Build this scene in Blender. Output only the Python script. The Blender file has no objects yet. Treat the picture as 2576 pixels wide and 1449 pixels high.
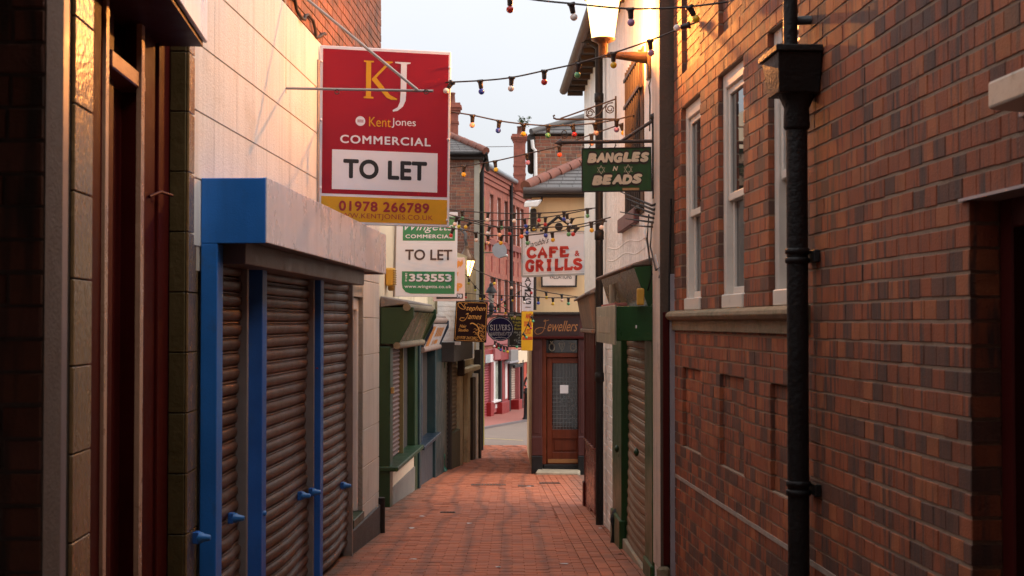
import bpy, math, random
from mathutils import Vector, Matrix
random.seed(11)
R = math.radians
scene = bpy.context.scene
COL = scene.collection

# ------------------------------------------------------------------ camera, sky, sun, exposure
FPX = 3577.8; CX = 1288.0; CY = 724.5; H = 1.68          # pixel units of a 2576 x 1449 view, 50 mm lens
PITCH = math.atan(86.0 / FPX)
cam_d = bpy.data.cameras.new('camera'); cam_d.lens = 50; cam_d.sensor_width = 36
cam_d.clip_start = 0.05; cam_d.clip_end = 4000
cam_d.dof.use_dof = True; cam_d.dof.focus_distance = 15.0; cam_d.dof.aperture_fstop = 7.1
cam = bpy.data.objects.new('camera', cam_d); COL.objects.link(cam)
cam.location = (0, 0, H); cam.rotation_euler = (R(90) + PITCH, 0, 0)
scene.camera = cam

SUN_EL, SUN_AZ = R(45), R(102)
world = bpy.data.worlds.new('World'); scene.world = world; world.use_nodes = True
wn = world.node_tree; wn.nodes.clear()
def wnode(t): return wn.nodes.new(t)
w_out = wnode('ShaderNodeOutputWorld')
sky = wnode('ShaderNodeTexSky'); sky.sky_type = 'NISHITA'; sky.sun_disc = False
sky.sun_elevation = SUN_EL; sky.sun_rotation = SUN_AZ; sky.dust_density = 5.0; sky.air_density = 0.7
bg1 = wnode('ShaderNodeBackground'); bg1.inputs[1].default_value = 0.05
wn.links.new(sky.outputs[0], bg1.inputs[0])
# thin overcast over the blue: the standard overcast sky is about three times brighter overhead than at the horizon
tc = wnode('ShaderNodeTexCoord'); sep = wnode('ShaderNodeSeparateXYZ'); wn.links.new(tc.outputs['Generated'], sep.inputs[0])
mr = wnode('ShaderNodeMapRange'); mr.inputs[1].default_value = 0.0; mr.inputs[2].default_value = 1.0
mr.inputs[3].default_value = 0.40; mr.inputs[4].default_value = 1.36
wn.links.new(sep.outputs[2], mr.inputs[0])
cl = wnode('ShaderNodeTexNoise'); cl.inputs['Scale'].default_value = 1.6; cl.inputs['Detail'].default_value = 5
wn.links.new(tc.outputs['Generated'], cl.inputs['Vector'])
cr = wnode('ShaderNodeMapRange'); cr.inputs[1].default_value = .3; cr.inputs[2].default_value = .7
cr.inputs[3].default_value = 0.92; cr.inputs[4].default_value = 1.08
wn.links.new(cl.outputs[0], cr.inputs[0])
mm = wnode('ShaderNodeMath'); mm.operation = 'MULTIPLY'
wn.links.new(mr.outputs[0], mm.inputs[0]); wn.links.new(cr.outputs[0], mm.inputs[1])
bg2 = wnode('ShaderNodeBackground'); bg2.inputs[0].default_value = (0.875, 0.872, 0.865, 1)
wn.links.new(mm.outputs[0], bg2.inputs[1])
add = wnode('ShaderNodeAddShader'); wn.links.new(bg1.outputs[0], add.inputs[0]); wn.links.new(bg2.outputs[0], add.inputs[1])
wn.links.new(add.outputs[0], w_out.inputs[0])

sun_d = bpy.data.lights.new('sun', 'SUN'); sun_d.energy = 0.5; sun_d.angle = R(22); sun_d.color = (1, .95, .90)
sun = bpy.data.objects.new('sun', sun_d); COL.objects.link(sun)
sv = Vector((math.sin(SUN_AZ) * math.cos(SUN_EL), math.cos(SUN_AZ) * math.cos(SUN_EL), math.sin(SUN_EL)))
sun.rotation_euler = sv.to_track_quat('Z', 'Y').to_euler()

scene.view_settings.view_transform = 'Standard'; scene.view_settings.look = 'None'
scene.view_settings.exposure = 0.62; scene.view_settings.gamma = 1.0
scene.view_settings.use_curve_mapping = False
scene.render.engine = 'CYCLES'
scene.cycles.max_bounces = 8

# ------------------------------------------------------------------ geometry of the place
def gz(Y):
    if Y < 11.43: return -.028 * Y
    if Y < 38.8: return .24 - .049 * Y
    return -1.661 - .014 * (Y - 38.8)
cp, sp = math.cos(PITCH), math.sin(PITCH)
def ray(x, y):
    u = (x - CX) / FPX; v = (CY - y) / FPX
    return Vector((u, cp - v * sp, sp + v * cp))
def at(x, y, Y):
    d = ray(x, y); t = Y / d.y
    return Vector((d.x * t, Y, H + d.z * t))
def gnd(x, y):
    d = ray(x, y); a, b = .5, 400.
    for _ in range(60):
        t = (a + b) / 2
        if H + d.z * t > gz(d.y * t): a = t
        else: b = t
    return Vector((d.x * a, d.y * a, gz(d.y * a)))
def proj(p):
    q = p - Vector((0, 0, H)); f = q.y * cp + q.z * sp
    if f <= .05: return None
    return (CX + FPX * q.x / f, CY - FPX * (-q.y * sp + q.z * cp) / f, f)
class Frame:
    """vertical plane: P(s,d,z); s along tangent t, d out along normal n"""
    def __init__(self, O, t, n): self.O = Vector(O); self.t = Vector(t); self.n = Vector(n).normalized()
    def P(self, s, d, z):
        q = self.O + self.t * s + self.n * d
        return Vector((q.x, q.y, z))
    def px(self, x, y, d=0.0):
        r = ray(x, y); o = self.O + self.n * d
        det = r.x * (-self.t.y) - (-self.t.x) * r.y
        tau = (o.x * (-self.t.y) - (-self.t.x) * o.y) / det
        s = (r.x * o.y - o.x * r.y) / det
        return s, H + r.z * tau
    def s(self, x, y=810, d=0.0): return self.px(x, y, d)[0]
    def z(self, x, y, d=0.0): return self.px(x, y, d)[1]
def wall(a, b, side): return Frame((a, 0), (b, 1), (side, -side * b))
def front(Y0, k=0.0): return Frame((0, Y0), (1, k), (k, -1))
RW = wall(1.7375, -.0525, -1)      # brick building on the right
RP = wall(1.322, -.021, -1)        # white building on the right
LW = wall(-1.936, .0388, 1)        # cream building with the blue shopfront
NL = wall(-1.273, -.0525, 1)       # tiled shopfront close on the left
p_, q_ = gnd(970, 1266), gnd(1073, 1202)
b_ = (q_.x - p_.x) / (q_.y - p_.y); ML = wall(p_.x - b_ * p_.y, b_, 1)
p_, q_ = gnd(1122, 1183), gnd(1192, 1155)
b_ = (q_.x - p_.x) / (q_.y - p_.y); OL = wall(p_.x - b_ * p_.y, b_, 1)
RB = wall(-.78 - .171 * 53.7, .171, 1)   # long red brick building across the street

# ------------------------------------------------------------------ materials
MATS = {}
def M(name, col, rough=.6, var=.18, scale=3.0, bump=.12, bscale=60., streak=0.0, metal=0.0, spec=.5,
      stain=None, stain_lo=.55, stain_hi=.75, stain_scale=1.5, stretch=(1, 1, 1), rvar=.1):
    if name in MATS: return MATS[name]
    m = bpy.data.materials.new(name); m.use_nodes = True; nt = m.node_tree; N = nt.nodes; L = nt.links
    bs = N['Principled BSDF']
    geo = N.new('ShaderNodeNewGeometry')
    vm = N.new('ShaderNodeVectorMath'); vm.operation = 'MULTIPLY'; vm.inputs[1].default_value = stretch
    L.new(geo.outputs['Position'], vm.inputs[0])
    n1 = N.new('ShaderNodeTexNoise'); n1.inputs['Scale'].default_value = scale; n1.inputs['Detail'].default_value = 6
    n1.inputs['Roughness'].default_value = .65
    L.new(vm.outputs[0], n1.inputs['Vector'])
    mp = N.new('ShaderNodeMapRange'); mp.inputs[1].default_value = .3; mp.inputs[2].default_value = .7
    mp.inputs[3].default_value = 1 - var; mp.inputs[4].default_value = 1 + var
    L.new(n1.outputs[0], mp.inputs[0])
    fac = mp.outputs[0]
    if streak:
        v2 = N.new('ShaderNodeVectorMath'); v2.operation = 'MULTIPLY'; v2.inputs[1].default_value = (14, 14, .7)
        L.new(geo.outputs['Position'], v2.inputs[0])
        n2 = N.new('ShaderNodeTexNoise'); n2.inputs['Scale'].default_value = 1.0; n2.inputs['Detail'].default_value = 4
        L.new(v2.outputs[0], n2.inputs['Vector'])
        m2 = N.new('ShaderNodeMapRange'); m2.inputs[1].default_value = .42; m2.inputs[2].default_value = .7
        m2.inputs[3].default_value = 1; m2.inputs[4].default_value = 1 - streak
        L.new(n2.outputs[0], m2.inputs[0])
        mu = N.new('ShaderNodeMath'); mu.operation = 'MULTIPLY'; L.new(fac, mu.inputs[0]); L.new(m2.outputs[0], mu.inputs[1])
        fac = mu.outputs[0]
    sc = N.new('ShaderNodeVectorMath'); sc.operation = 'SCALE'; sc.inputs[0].default_value = col[:3]
    L.new(fac, sc.inputs['Scale'])
    out = sc.outputs[0]
    if stain:
        n3 = N.new('ShaderNodeTexNoise'); n3.inputs['Scale'].default_value = stain_scale; n3.inputs['Detail'].default_value = 8
        n3.inputs['Roughness'].default_value = .7
        L.new(vm.outputs[0], n3.inputs['Vector'])
        m3 = N.new('ShaderNodeMapRange'); m3.inputs[1].default_value = stain_lo; m3.inputs[2].default_value = stain_hi
        L.new(n3.outputs[0], m3.inputs[0])
        mx = N.new('ShaderNodeMix'); mx.data_type = 'RGBA'; mx.inputs[7].default_value = (*stain, 1)
        L.new(m3.outputs[0], mx.inputs[0]); L.new(out, mx.inputs[6]); out = mx.outputs[2]
    L.new(out, bs.inputs['Base Color'])
    mr_ = N.new('ShaderNodeMapRange'); mr_.inputs[1].default_value = .3; mr_.inputs[2].default_value = .7
    mr_.inputs[3].default_value = max(.03, rough - rvar); mr_.inputs[4].default_value = min(1, rough + rvar)
    L.new(n1.outputs[0], mr_.inputs[0]); L.new(mr_.outputs[0], bs.inputs['Roughness'])
    bs.inputs['Metallic'].default_value = metal; bs.inputs['Specular IOR Level'].default_value = spec
    if bump:
        n4 = N.new('ShaderNodeTexNoise'); n4.inputs['Scale'].default_value = bscale; n4.inputs['Detail'].default_value = 5
        L.new(geo.outputs['Position'], n4.inputs['Vector'])
        bp = N.new('ShaderNodeBump'); bp.inputs['Strength'].default_value = bump; bp.inputs['Distance'].default_value = .02
        L.new(n4.outputs[0], bp.inputs['Height']); L.new(bp.outputs[0], bs.inputs['Normal'])
    MATS[name] = m; return m
def brick_mat(name, red, dark, amt, rough=.75):
    """fired brick with vertical flashed streaks"""
    m = M(name, red, rough, .22, 9, .22, 110, stain=(red[0] * .42, red[1] * .48, red[2] * .5), stain_lo=.52, stain_hi=.80, stain_scale=1.7)
    nt = m.node_tree; N = nt.nodes; L = nt.links; bs = N['Principled BSDF']
    src = bs.inputs['Base Color'].links[0].from_socket
    geo = N.new('ShaderNodeNewGeometry'); v2 = N.new('ShaderNodeVectorMath'); v2.operation = 'MULTIPLY'
    v2.inputs[1].default_value = (24, 24, 2.6); L.new(geo.outputs['Position'], v2.inputs[0])
    n2 = N.new('ShaderNodeTexNoise'); n2.inputs['Scale'].default_value = 1; n2.inputs['Detail'].default_value = 2
    L.new(v2.outputs[0], n2.inputs['Vector'])
    m2 = N.new('ShaderNodeMapRange'); m2.inputs[1].default_value = .58 - amt; m2.inputs[2].default_value = .74 - amt * .8
    L.new(n2.outputs[0], m2.inputs[0])
    mx = N.new('ShaderNodeMix'); mx.data_type = 'RGBA'; mx.inputs[7].default_value = (*dark, 1)
    L.new(m2.outputs[0], mx.inputs[0]); L.new(src, mx.inputs[6]); L.new(mx.outputs[2], bs.inputs['Base Color'])
    return m
def emit_mat(name, col, strength, mixfac=1.0):
    m = bpy.data.materials.new(name); m.use_nodes = True; nt = m.node_tree; N = nt.nodes; N.clear()
    o = N.new('ShaderNodeOutputMaterial'); e = N.new('ShaderNodeEmission'); e.inputs[0].default_value = (*col, 1); e.inputs[1].default_value = strength
    if mixfac < 1:
        t = N.new('ShaderNodeBsdfTransparent'); x = N.new('ShaderNodeMixShader'); x.inputs[0].default_value = mixfac
        nt.links.new(t.outputs[0], x.inputs[1]); nt.links.new(e.outputs[0], x.inputs[2]); nt.links.new(x.outputs[0], o.inputs[0])
    else: nt.links.new(e.outputs[0], o.inputs[0])
    MATS[name] = m; return m

DK = (.085, .044, .033)
B_RED = brick_mat('brick_red', (.31, .082, .032), DK, .06)
B_RED2 = brick_mat('brick_red_streaked', (.28, .074, .030), DK, .10)
B_ORG = brick_mat('brick_orange', (.36, .108, .040), DK, .03)
B_DRK = brick_mat('brick_dark', (.145, .058, .036), DK, .14)
TONES_R = [(B_RED, 4), (B_RED2, 4), (B_ORG, 2.5), (B_DRK, 3)]
O_RED = brick_mat('old_brick_red', (.27, .10, .062), (.08, .05, .04), .02)
O_BRN = brick_mat('old_brick_brown', (.20, .09, .06), (.07, .05, .04), .05)
O_ORG = brick_mat('old_brick_orange', (.33, .13, .07), (.1, .06, .05), .0)
TONES_O = [(O_RED, 4), (O_BRN, 3), (O_ORG, 2)]
P_RED = brick_mat('pressed_brick', (.36, .105, .065), (.2, .08, .06), .0)
P_RED2 = brick_mat('pressed_brick_dark', (.31, .088, .055), (.2, .08, .06), .0)
TONES_P = [(P_RED, 3), (P_RED2, 2)]
U_RED = brick_mat('brown_brick', (.25, .095, .05), (.07, .045, .035), .06)
U_RED2 = brick_mat('brown_brick_dark', (.19, .08, .045), (.06, .04, .03), .1)
TONES_U = [(U_RED, 3), (U_RED2, 2)]
WB = M('white_painted_brick', (.78, .76, .74), .6, .12, 6, .4, 40, stain=(.25, .2, .17), stain_lo=.6, stain_hi=.8, stain_scale=5)
MORTAR = M('mortar', (.29, .20, .14), .95, .15, 20, .3, 120)
MORTAR_D = M('mortar_dark', (.17, .14, .12), .95, .2, 20, .3, 120)
CREAM = M('cream_render', (.64, .61, .56), .7, .07, 2.2, .25, 70, streak=.18, stain=(.42, .37, .30), stain_lo=.57, stain_hi=.85, stain_scale=2.5)
CREAM_J = M('cream_joint', (.42, .37, .30), .85, .15, 10, .2)
BLUE = M('blue_paint', (.013, .16, .54), .45, .12, 3, .08, 120, streak=.15, stain=(.035, .10, .24), stain_lo=.56, stain_hi=.8, stain_scale=5)
BLUE_D = M('blue_paint_dark', (.013, .11, .42), .5, .16, 4, .08, 120)  # darker tone of the same blue, for posts and trim
LILAC = M('weathered_white_panel', (.64, .60, .66), .30, .06, 3, .04, 60, streak=.12, stain=(.46, .38, .40), stain_lo=.62, stain_hi=.85, stain_scale=2.5)
SHUT = M('brown_steel_shutter', (.090, .038, .022), .44, .3, 5, .12, 80, streak=.4, metal=.0, spec=.4, stain=(.07, .045, .03), stain_lo=.5, stain_hi=.75, stain_scale=3)
RAIL = M('dull_aluminium', (.30, .27, .25), .5, .15, 5, .05, metal=.5)
MAROON = M('dark_maroon_paint', (.055, .006, .005), .5, .15, 4, .05, 80, spec=.12)
MAROON_G = M('dark_maroon_gloss', (.05, .005, .004), .5, .15, 4, .05, 80, spec=.05)
TILE = M('brown_glazed_tile', (.21, .13, .055), .24, .16, 12, .22, 35, streak=.25, spec=.6, rvar=.06)
TILE_SH = M('shaded_glazed_tile', (.075, .055, .020), .35, .16, 12, .2, 35)  # pilaster tile with the shade of the reveal put into its colour
GREYM = M('grey_aluminium_trim', (.40, .38, .41), .4, .1, 4, .04, metal=.4)
WHITEP = M('white_gloss_paint', (.74, .72, .71), .35, .06, 4, .05, 60, stain=(.45, .4, .36), stain_lo=.65, stain_hi=.85, stain_scale=6)
CREAMP = M('cream_window_paint', (.66, .60, .53), .4, .08, 5, .06, 60, stain=(.4, .33, .27), stain_lo=.62, stain_hi=.85, stain_scale=6)
BLACKP = M('black_iron_paint', (.010, .009, .009), .52, .3, 6, .35, 45, spec=.3, stain=(.05, .025, .015), stain_lo=.66, stain_hi=.8, stain_scale=7)
IRON = M('rusty_iron', (.045, .03, .024), .6, .3, 20, .2, 90)
GLASS = M('dark_window_glass', (.02, .02, .022), .04, .1, 2, .0, spec=.9, rvar=.01)
STONE = M('weathered_stone_sill', (.25, .19, .12), .85, .22, 6, .4, 50, stain=(.10, .10, .04), stain_lo=.5, stain_hi=.75, stain_scale=7)
WHITER = M('rough_white_render', (.86, .84, .81), .8, .08, 3, .8, 16, streak=.16, stain=(.35, .28, .22), stain_lo=.63, stain_hi=.8, stain_scale=7)
PLASTER = M('pale_pink_plaster', (.60, .51, .44), .85, .12, 3, .3, 40, streak=.2, stain=(.28, .2, .16), stain_lo=.58, stain_hi=.8, stain_scale=4)
PLASTER_SH = M('shaded_plaster', (.10, .065, .045), .9, .2, 5, .3, 50, streak=.2)  # plaster of the end return, its shade put into the colour
GREEN = M('bottle_green_paint', (.010, .062, .014), .35, .2, 4, .08, 70, streak=.15, stain=(.05, .08, .04), stain_lo=.66, stain_hi=.82, stain_scale=9)
GREEN_D = M('dark_green_paint', (.008, .036, .011), .4, .2, 4, .08, 70)
TEAL = M('dark_teal_paint', (.007, .030, .036), .4, .2, 4, .06, 70)
TEAL_B = M('dark_blue_paint', (.008, .022, .042), .35, .2, 4, .06, 70)
PIPEG = M('green_drainpipe', (.008, .075, .050), .35, .15, 6, .05, 70)
PERSPEX = M('grimy_clear_panel', (.11, .085, .055), .22, .3, 4, .05, 30, streak=.4, stain=(.05, .05, .03), stain_lo=.5, stain_hi=.75, stain_scale=2.5, spec=.6)
LEAD = M('lead_flashing', (.17, .14, .125), .6, .3, 8, .3, 30)
OAK = M('weathered_timber', (.18, .115, .08), .75, .25, 3, .2, 40, streak=.4)
DOORW = M('varnished_door', (.125, .022, .006), .36, .25, 3, .1, 40, streak=.3, spec=.35)
PEACH = M('peach_render', (.74, .50, .27), .8, .05, 2, .15, 60, streak=.06)
PEACH_L = M('pale_cream_render', (.74, .60, .42), .8, .05, 2, .15, 60, streak=.06)
SLATE = M('roof_slate', (.095, .085, .082), .6, .3, 5, .2, 40, stain=(.14, .15, .10), stain_lo=.58, stain_hi=.8, stain_scale=6)
TERRA = M('terracotta_ridge', (.19, .062, .038), .7, .3, 5, .2, 40)
SOOT = M('sooty_timber', (.03, .022, .018), .8, .3, 6, .3, 40)
LEADG = M('lead_came', (.13, .14, .14), .6, .1, 5, 0)
PAPER = M('white_paper', (.75, .72, .72), .7, .05, 5, 0)
CREAM_O = M('old_cream_paint', (.42, .36, .23), .7, .2, 3, .2, 40, streak=.3, stain=(.12, .10, .06), stain_lo=.52, stain_hi=.75, stain_scale=2.5)
SHUT_D = M('dark_bronze_shutter', (.13, .10, .075), .5, .25, 5, .1, 80, metal=.2)
SHUT_P = M('pink_red_shutter', (.33, .06, .075), .5, .12, 4, .05, 80)
SHUT_B = M('beige_shutter', (.42, .33, .27), .5, .15, 4, .05, 80)
REDP = M('red_shop_paint', (.25, .008, .008), .4, .15, 4, .05, 80)
PINKP = M('dull_pink_paint', (.33, .09, .09), .5, .12, 4, .05, 80)
YELP = M('yellow_green_paint', (.36, .34, .04), .5, .15, 4, .05, 80)
ASPH = M('asphalt', (.20, .145, .115), .9, .12, 1.2, .3, 150)
YLINE = M('worn_yellow_line', (.55, .40, .16), .8, .2, 9, .1)
KERB = M('kerb_stone', (.16, .13, .13), .85, .2, 6, .2)
STEP = M('stone_step', (.34, .28, .20), .85, .2, 8, .4, 50)
TILEW = M('maroon_wall_tile', (.17, .055, .045), .25, .2, 9, .1, 50)

# ------------------------------------------------------------------ mesh helpers
class MB:
    def __init__(s): s.v = []; s.f = []; s.m = []; s.smooth = []; s.segs = []
    def add(s, vs, fs, mi=0, sm=False):
        o = len(s.v); s.v += [tuple(v) for v in vs]
        for f in fs: s.f.append(tuple(i + o for i in f)); s.m.append(mi); s.smooth.append(sm)
        return s
    def hexa(s, p, mi=0):   # p: 4 bottom (ccw from above), 4 top
        return s.add(p, [(3, 2, 1, 0), (4, 5, 6, 7), (0, 1, 5, 4), (1, 2, 6, 5), (2, 3, 7, 6), (3, 0, 4, 7)], mi)
    def box(s, fr, s0, s1, z0, z1, d0, d1, mi=0):
        if callable(z0): a, b = z0(s0), z0(s1)
        else: a = b = z0
        P = fr.P
        return s.hexa([P(s0, d0, a), P(s1, d0, b), P(s1, d1, b), P(s0, d1, a), P(s0, d0, z1), P(s1, d0, z1), P(s1, d1, z1), P(s0, d1, z1)], mi)
    def tube(s, pts, r, n=8, mi=0, cap=True):
        pts = [Vector(p) for p in pts]; rs = r if isinstance(r, (list, tuple)) else [r] * len(pts)
        rings = []; up = Vector((0.013, .021, 1))
        for i, p in enumerate(pts):
            t = (pts[min(i + 1, len(pts) - 1)] - pts[max(i - 1, 0)]).normalized()
            a = t.cross(up)
            if a.length < .05: a = t.cross(Vector((1, .1, 0)))
            a.normalize(); b = t.cross(a)
            rings.append([p + (a * math.cos(2 * math.pi * k / n) + b * math.sin(2 * math.pi * k / n)) * rs[i] for k in range(n)])
        vs = [v for q in rings for v in q]; fs = []
        for i in range(len(pts) - 1):
            for k in range(n):
                k2 = (k + 1) % n; fs.append((i * n + k, i * n + k2, (i + 1) * n + k2, (i + 1) * n + k))
        s.add(vs, fs, mi, True)
        if cap:
            s.add(rings[0], [tuple(range(n))], mi); s.add(rings[-1], [tuple(range(n - 1, -1, -1))], mi)
        return s
    def lathe(s, c, prof, n=20, mi=0, axis=None):
        """prof: list of (r, h) along +axis from c"""
        c = Vector(c); ax = Vector(axis or (0, 0, 1)).normalized()
        a = ax.cross(Vector((0, 1, 0.01))); a.normalize(); b = ax.cross(a)
        vs = []; fs = []
        for r, h in prof:
            for k in range(n):
                vs.append(c + ax * h + (a * math.cos(2 * math.pi * k / n) + b * math.sin(2 * math.pi * k / n)) * max(r, .0005))
        for i in range(len(prof) - 1):
            for k in range(n):
                k2 = (k + 1) % n; fs.append((i * n + k, i * n + k2, (i + 1) * n + k2, (i + 1) * n + k))
        s.add(vs, fs, mi, True)
        m = len(prof) - 1
        s.add(vs[:n], [tuple(range(n - 1, -1, -1))], mi); s.add(vs[m * n:], [tuple(range(n))], mi)
        return s
    def prism(s, pts, off, mi=0):
        """polygon pts (3d) extruded by vector off"""
        n = len(pts); off = Vector(off); vs = [Vector(p) for p in pts] + [Vector(p) + off for p in pts]
        fs = [tuple(range(n - 1, -1, -1)), tuple(range(n, 2 * n))] + [(i, (i + 1) % n, n + (i + 1) % n, n + i) for i in range(n)]
        return s.add(vs, fs, mi)
    def mesh(s, name, mats):
        me = bpy.data.meshes.new(name); me.from_pydata(s.v, [], s.f)
        for m in mats: me.materials.append(m)
        me.polygons.foreach_set('material_index', s.m); me.polygons.foreach_set('use_smooth', s.smooth)
        me.update(); return me
def obj(name, data, parent=None):
    o = bpy.data.objects.new(name, data); COL.objects.link(o)
    if parent is not None:
        o.parent = parent
        if 'inv' in INV.get(parent.name, {}): o.matrix_parent_inverse = INV[parent.name]['inv']
    return o
INV = {}
def thing(name, label, cat, loc=(0, 0, 0), group=None):
    o = bpy.data.objects.new(name, None); COL.objects.link(o); o.location = loc; o.empty_display_size = .2
    o['label'] = label; o['category'] = cat
    if group: o['group'] = group
    INV[o.name] = {'inv': Matrix.Translation(-Vector(loc))}
    return o
def part(name, mb, mats, parent, bevel=0.0, label=None, seg=1):
    if not isinstance(mats, (list, tuple)): mats = [mats]
    if name == 'lettering' and len(mb.segs) > 1:      # one part for each line of lettering
        sg = mb.segs if mb.segs[0][1] < 3 else [(0, 0)] + mb.segs
        sg = [(0, 0)] + sg[1:] + [(len(mb.v), len(mb.f))]
        for (v0, f0), (v1, f1) in zip(sg, sg[1:]):
            m2 = MB(); m2.v = mb.v[v0:v1]; m2.f = [tuple(i - v0 for i in f) for f in mb.f[f0:f1]]; m2.m = mb.m[f0:f1]; m2.smooth = mb.smooth[f0:f1]
            o = part(name, m2, mats, parent, 0, label)
        return o
    o = obj(name, mb.mesh(name, mats), parent)
    if label: o['label'] = label
    if bevel:
        b = o.modifiers.new('bevel', 'BEVEL'); b.width = bevel; b.segments = seg; b.limit_method = 'ANGLE'; b.angle_limit = R(40)
    return o
def tag(o, label, cat, group=None, kind=None):
    if label: o['label'] = label
    if cat: o['category'] = cat
    if group: o['group'] = group
    if kind: o['kind'] = kind
    return o
def pbox(name, fr, s0, s1, z0, z1, d0, d1, mat, parent, bevel=.004, label=None):
    return part(name, MB().box(fr, min(s0, s1), max(s0, s1), z0, z1, d0, d1), mat, parent, bevel, label)

def unit_brick(name, mat, ch=.05):
    """chamfered unit block, front towards -y"""
    o, i = .5, .5 - ch
    vs = [(-o, .5, -o), (o, .5, -o), (o, .5, o), (-o, .5, o), (-o, -.47, -o), (o, -.47, -o), (o, -.47, o), (-o, -.47, o),
          (-i, -.5, -i), (i, -.5, -i), (i, -.5, i), (-i, -.5, i)]
    fs = [(0, 1, 5, 4), (1, 2, 6, 5), (2, 3, 7, 6), (3, 0, 4, 7), (4, 5, 9, 8), (5, 6, 10, 9), (6, 7, 11, 10), (7, 4, 8, 11), (8, 9, 10, 11), (3, 2, 1, 0)]
    me = bpy.data.meshes.new(name); me.from_pydata(vs, [], fs); me.materials.append(mat); me.update(); return me
def wchoice(tones):
    tot = sum(w for _, w in tones); r = random.random() * tot
    for i, (m, w) in enumerate(tones):
        r -= w
        if r <= 0: return i
    return 0
def brickwork(th, fr, s0, s1, z0, z1, c, ws, tones, mortar, holes=(), recess=(), n_ind=0, depth=.1, d=0.0, joint=.01, mj=.008, name='brick', jit=.0015, seed=1, back=.14, vj=None):
    vj = joint if vj is None else vj
    random.seed(seed)
    tl = math.hypot(fr.t.x, fr.t.y)
    z0f = z0 if callable(z0) else (lambda s: z0)
    zmin = min(z0f(s0), z0f(s1)); items = []; mo = MB(); k = 0
    z = z1
    while z > zmin + .02:
        zb, zt = z - c, z; z -= c; k += 1; zm = (zb + zt) / 2
        br = [s0, s1]
        for h in holes:
            if h[2] < zm < h[3]: br += [h[0], h[1]]
        for h in recess:
            if h[2] < zm < h[3]: br += [h[0], h[1]]
        br = sorted(b for b in set(br) if s0 <= b <= s1)
        for a, b in zip(br, br[1:]):
            if b - a < .01: continue
            m_ = (a + b) / 2; skip = False; off = d
            for h in holes:
                if h[2] < zm < h[3] and h[0] < m_ < h[1]: skip = True
            for h in recess:
                if h[2] < zm < h[3] and h[0] < m_ < h[1]: off = d - h[4]
            if skip or z0f(m_) > zt: continue
            mo.box(fr, a + (.006 if a > s0 else 0), b - (.006 if b < s1 else 0), zb, zt, off - back, off - mj)
            s = a; first = True
            while s < b - .012:
                w = random.choice(ws) * random.uniform(.97, 1.03)
                if first and k % 2: w = ws[0] * .5 + random.uniform(0, .02)
                first = False
                e = min(s + w, b)
                if b - e < ws[0] * .35: e = b
                items.append((s + vj * .5, e - vj * .5, zb + joint * .5 + random.uniform(-.0018, .0018), zt - joint * .5 + random.uniform(-.0018, .0018), off + random.uniform(-jit, jit), wchoice(tones)))
                s = e
    if n_ind:
        def vis(it):
            q = proj(fr.P((it[0] + it[1]) / 2, it[4], (it[2] + it[3]) / 2))
            if not q or not (-40 < q[0] < 2616 and -30 < q[1] < 1480): return 1e9
            return q[2]
        items.sort(key=vis); ind = items[:n_ind]; rest = items[n_ind:]
        ind = [i for i in ind if vis(i) < 1e8]
        units = [unit_brick(name, m, .03) for m, _ in tones]
        tx = Vector((fr.t.x, fr.t.y, 0)).normalized(); ny = -Vector((fr.n.x, fr.n.y, 0)); zz = Vector((0, 0, 1))
        for it in ind:
            o = obj(name, units[it[5]], th)
            pc = fr.P((it[0] + it[1]) / 2, it[4] - depth / 2, (it[2] + it[3]) / 2)
            w, hh = (it[1] - it[0]) * tl, it[3] - it[2]
            o.matrix_basis = Matrix(((tx.x * w, ny.x * depth, 0, pc.x), (tx.y * w, ny.y * depth, 0, pc.y), (0, 0, hh, pc.z), (0, 0, 0, 1)))
    else: rest = items
    rb = MB()
    for it in rest: rb.box(fr, it[0], it[1], it[2], it[3], it[4] - depth, it[4], it[5])
    if rest:
        o = part(name + 'work', rb, [m for m, _ in tones], th); o['kind'] = 'stuff'
    part('mortar', mo, mortar, th)

def slats(th, fr, s0, s1, z0, z1, pitch, mat, d=0.0, bulge=None, nseg=8, name='slat', parts=True, depth=.022):
    """roller-shutter laths with a rounded face"""
    prof = [(0, -.35), (.04, .25), (.16, .78), (.42, 1.0), (.64, .9), (.76, .45), (.79, -.2), (.83, .35), (.89, .55), (.95, .35), (1, -.35)]
    n = max(1, int((z1 - z0) / pitch)); all_ = MB()
    for i in range(n):
        zb = z1 - (i + 1) * pitch; mb = MB() if parts else all_; vs = []; fs = []
        jx = random.uniform(-.002, .002)
        for k in range(nseg + 1):
            s = s0 + (s1 - s0) * k / nseg
            for h, o in prof:
                zz = zb + pitch * h; dd = d + depth * o + (bulge(k / nseg, (zz - z0) / (z1 - z0)) if bulge else 0) + jx
                vs.append(fr.P(s, dd, zz))
        m = len(prof)
        for k in range(nseg):
            for j in range(m - 1): fs.append((k * m + j, (k + 1) * m + j, (k + 1) * m + j + 1, k * m + j + 1))
        mb.add(vs, fs, 0, True)
        if parts: part(name, mb, mat, th)
    if not parts: part(name, all_, mat, th)

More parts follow.
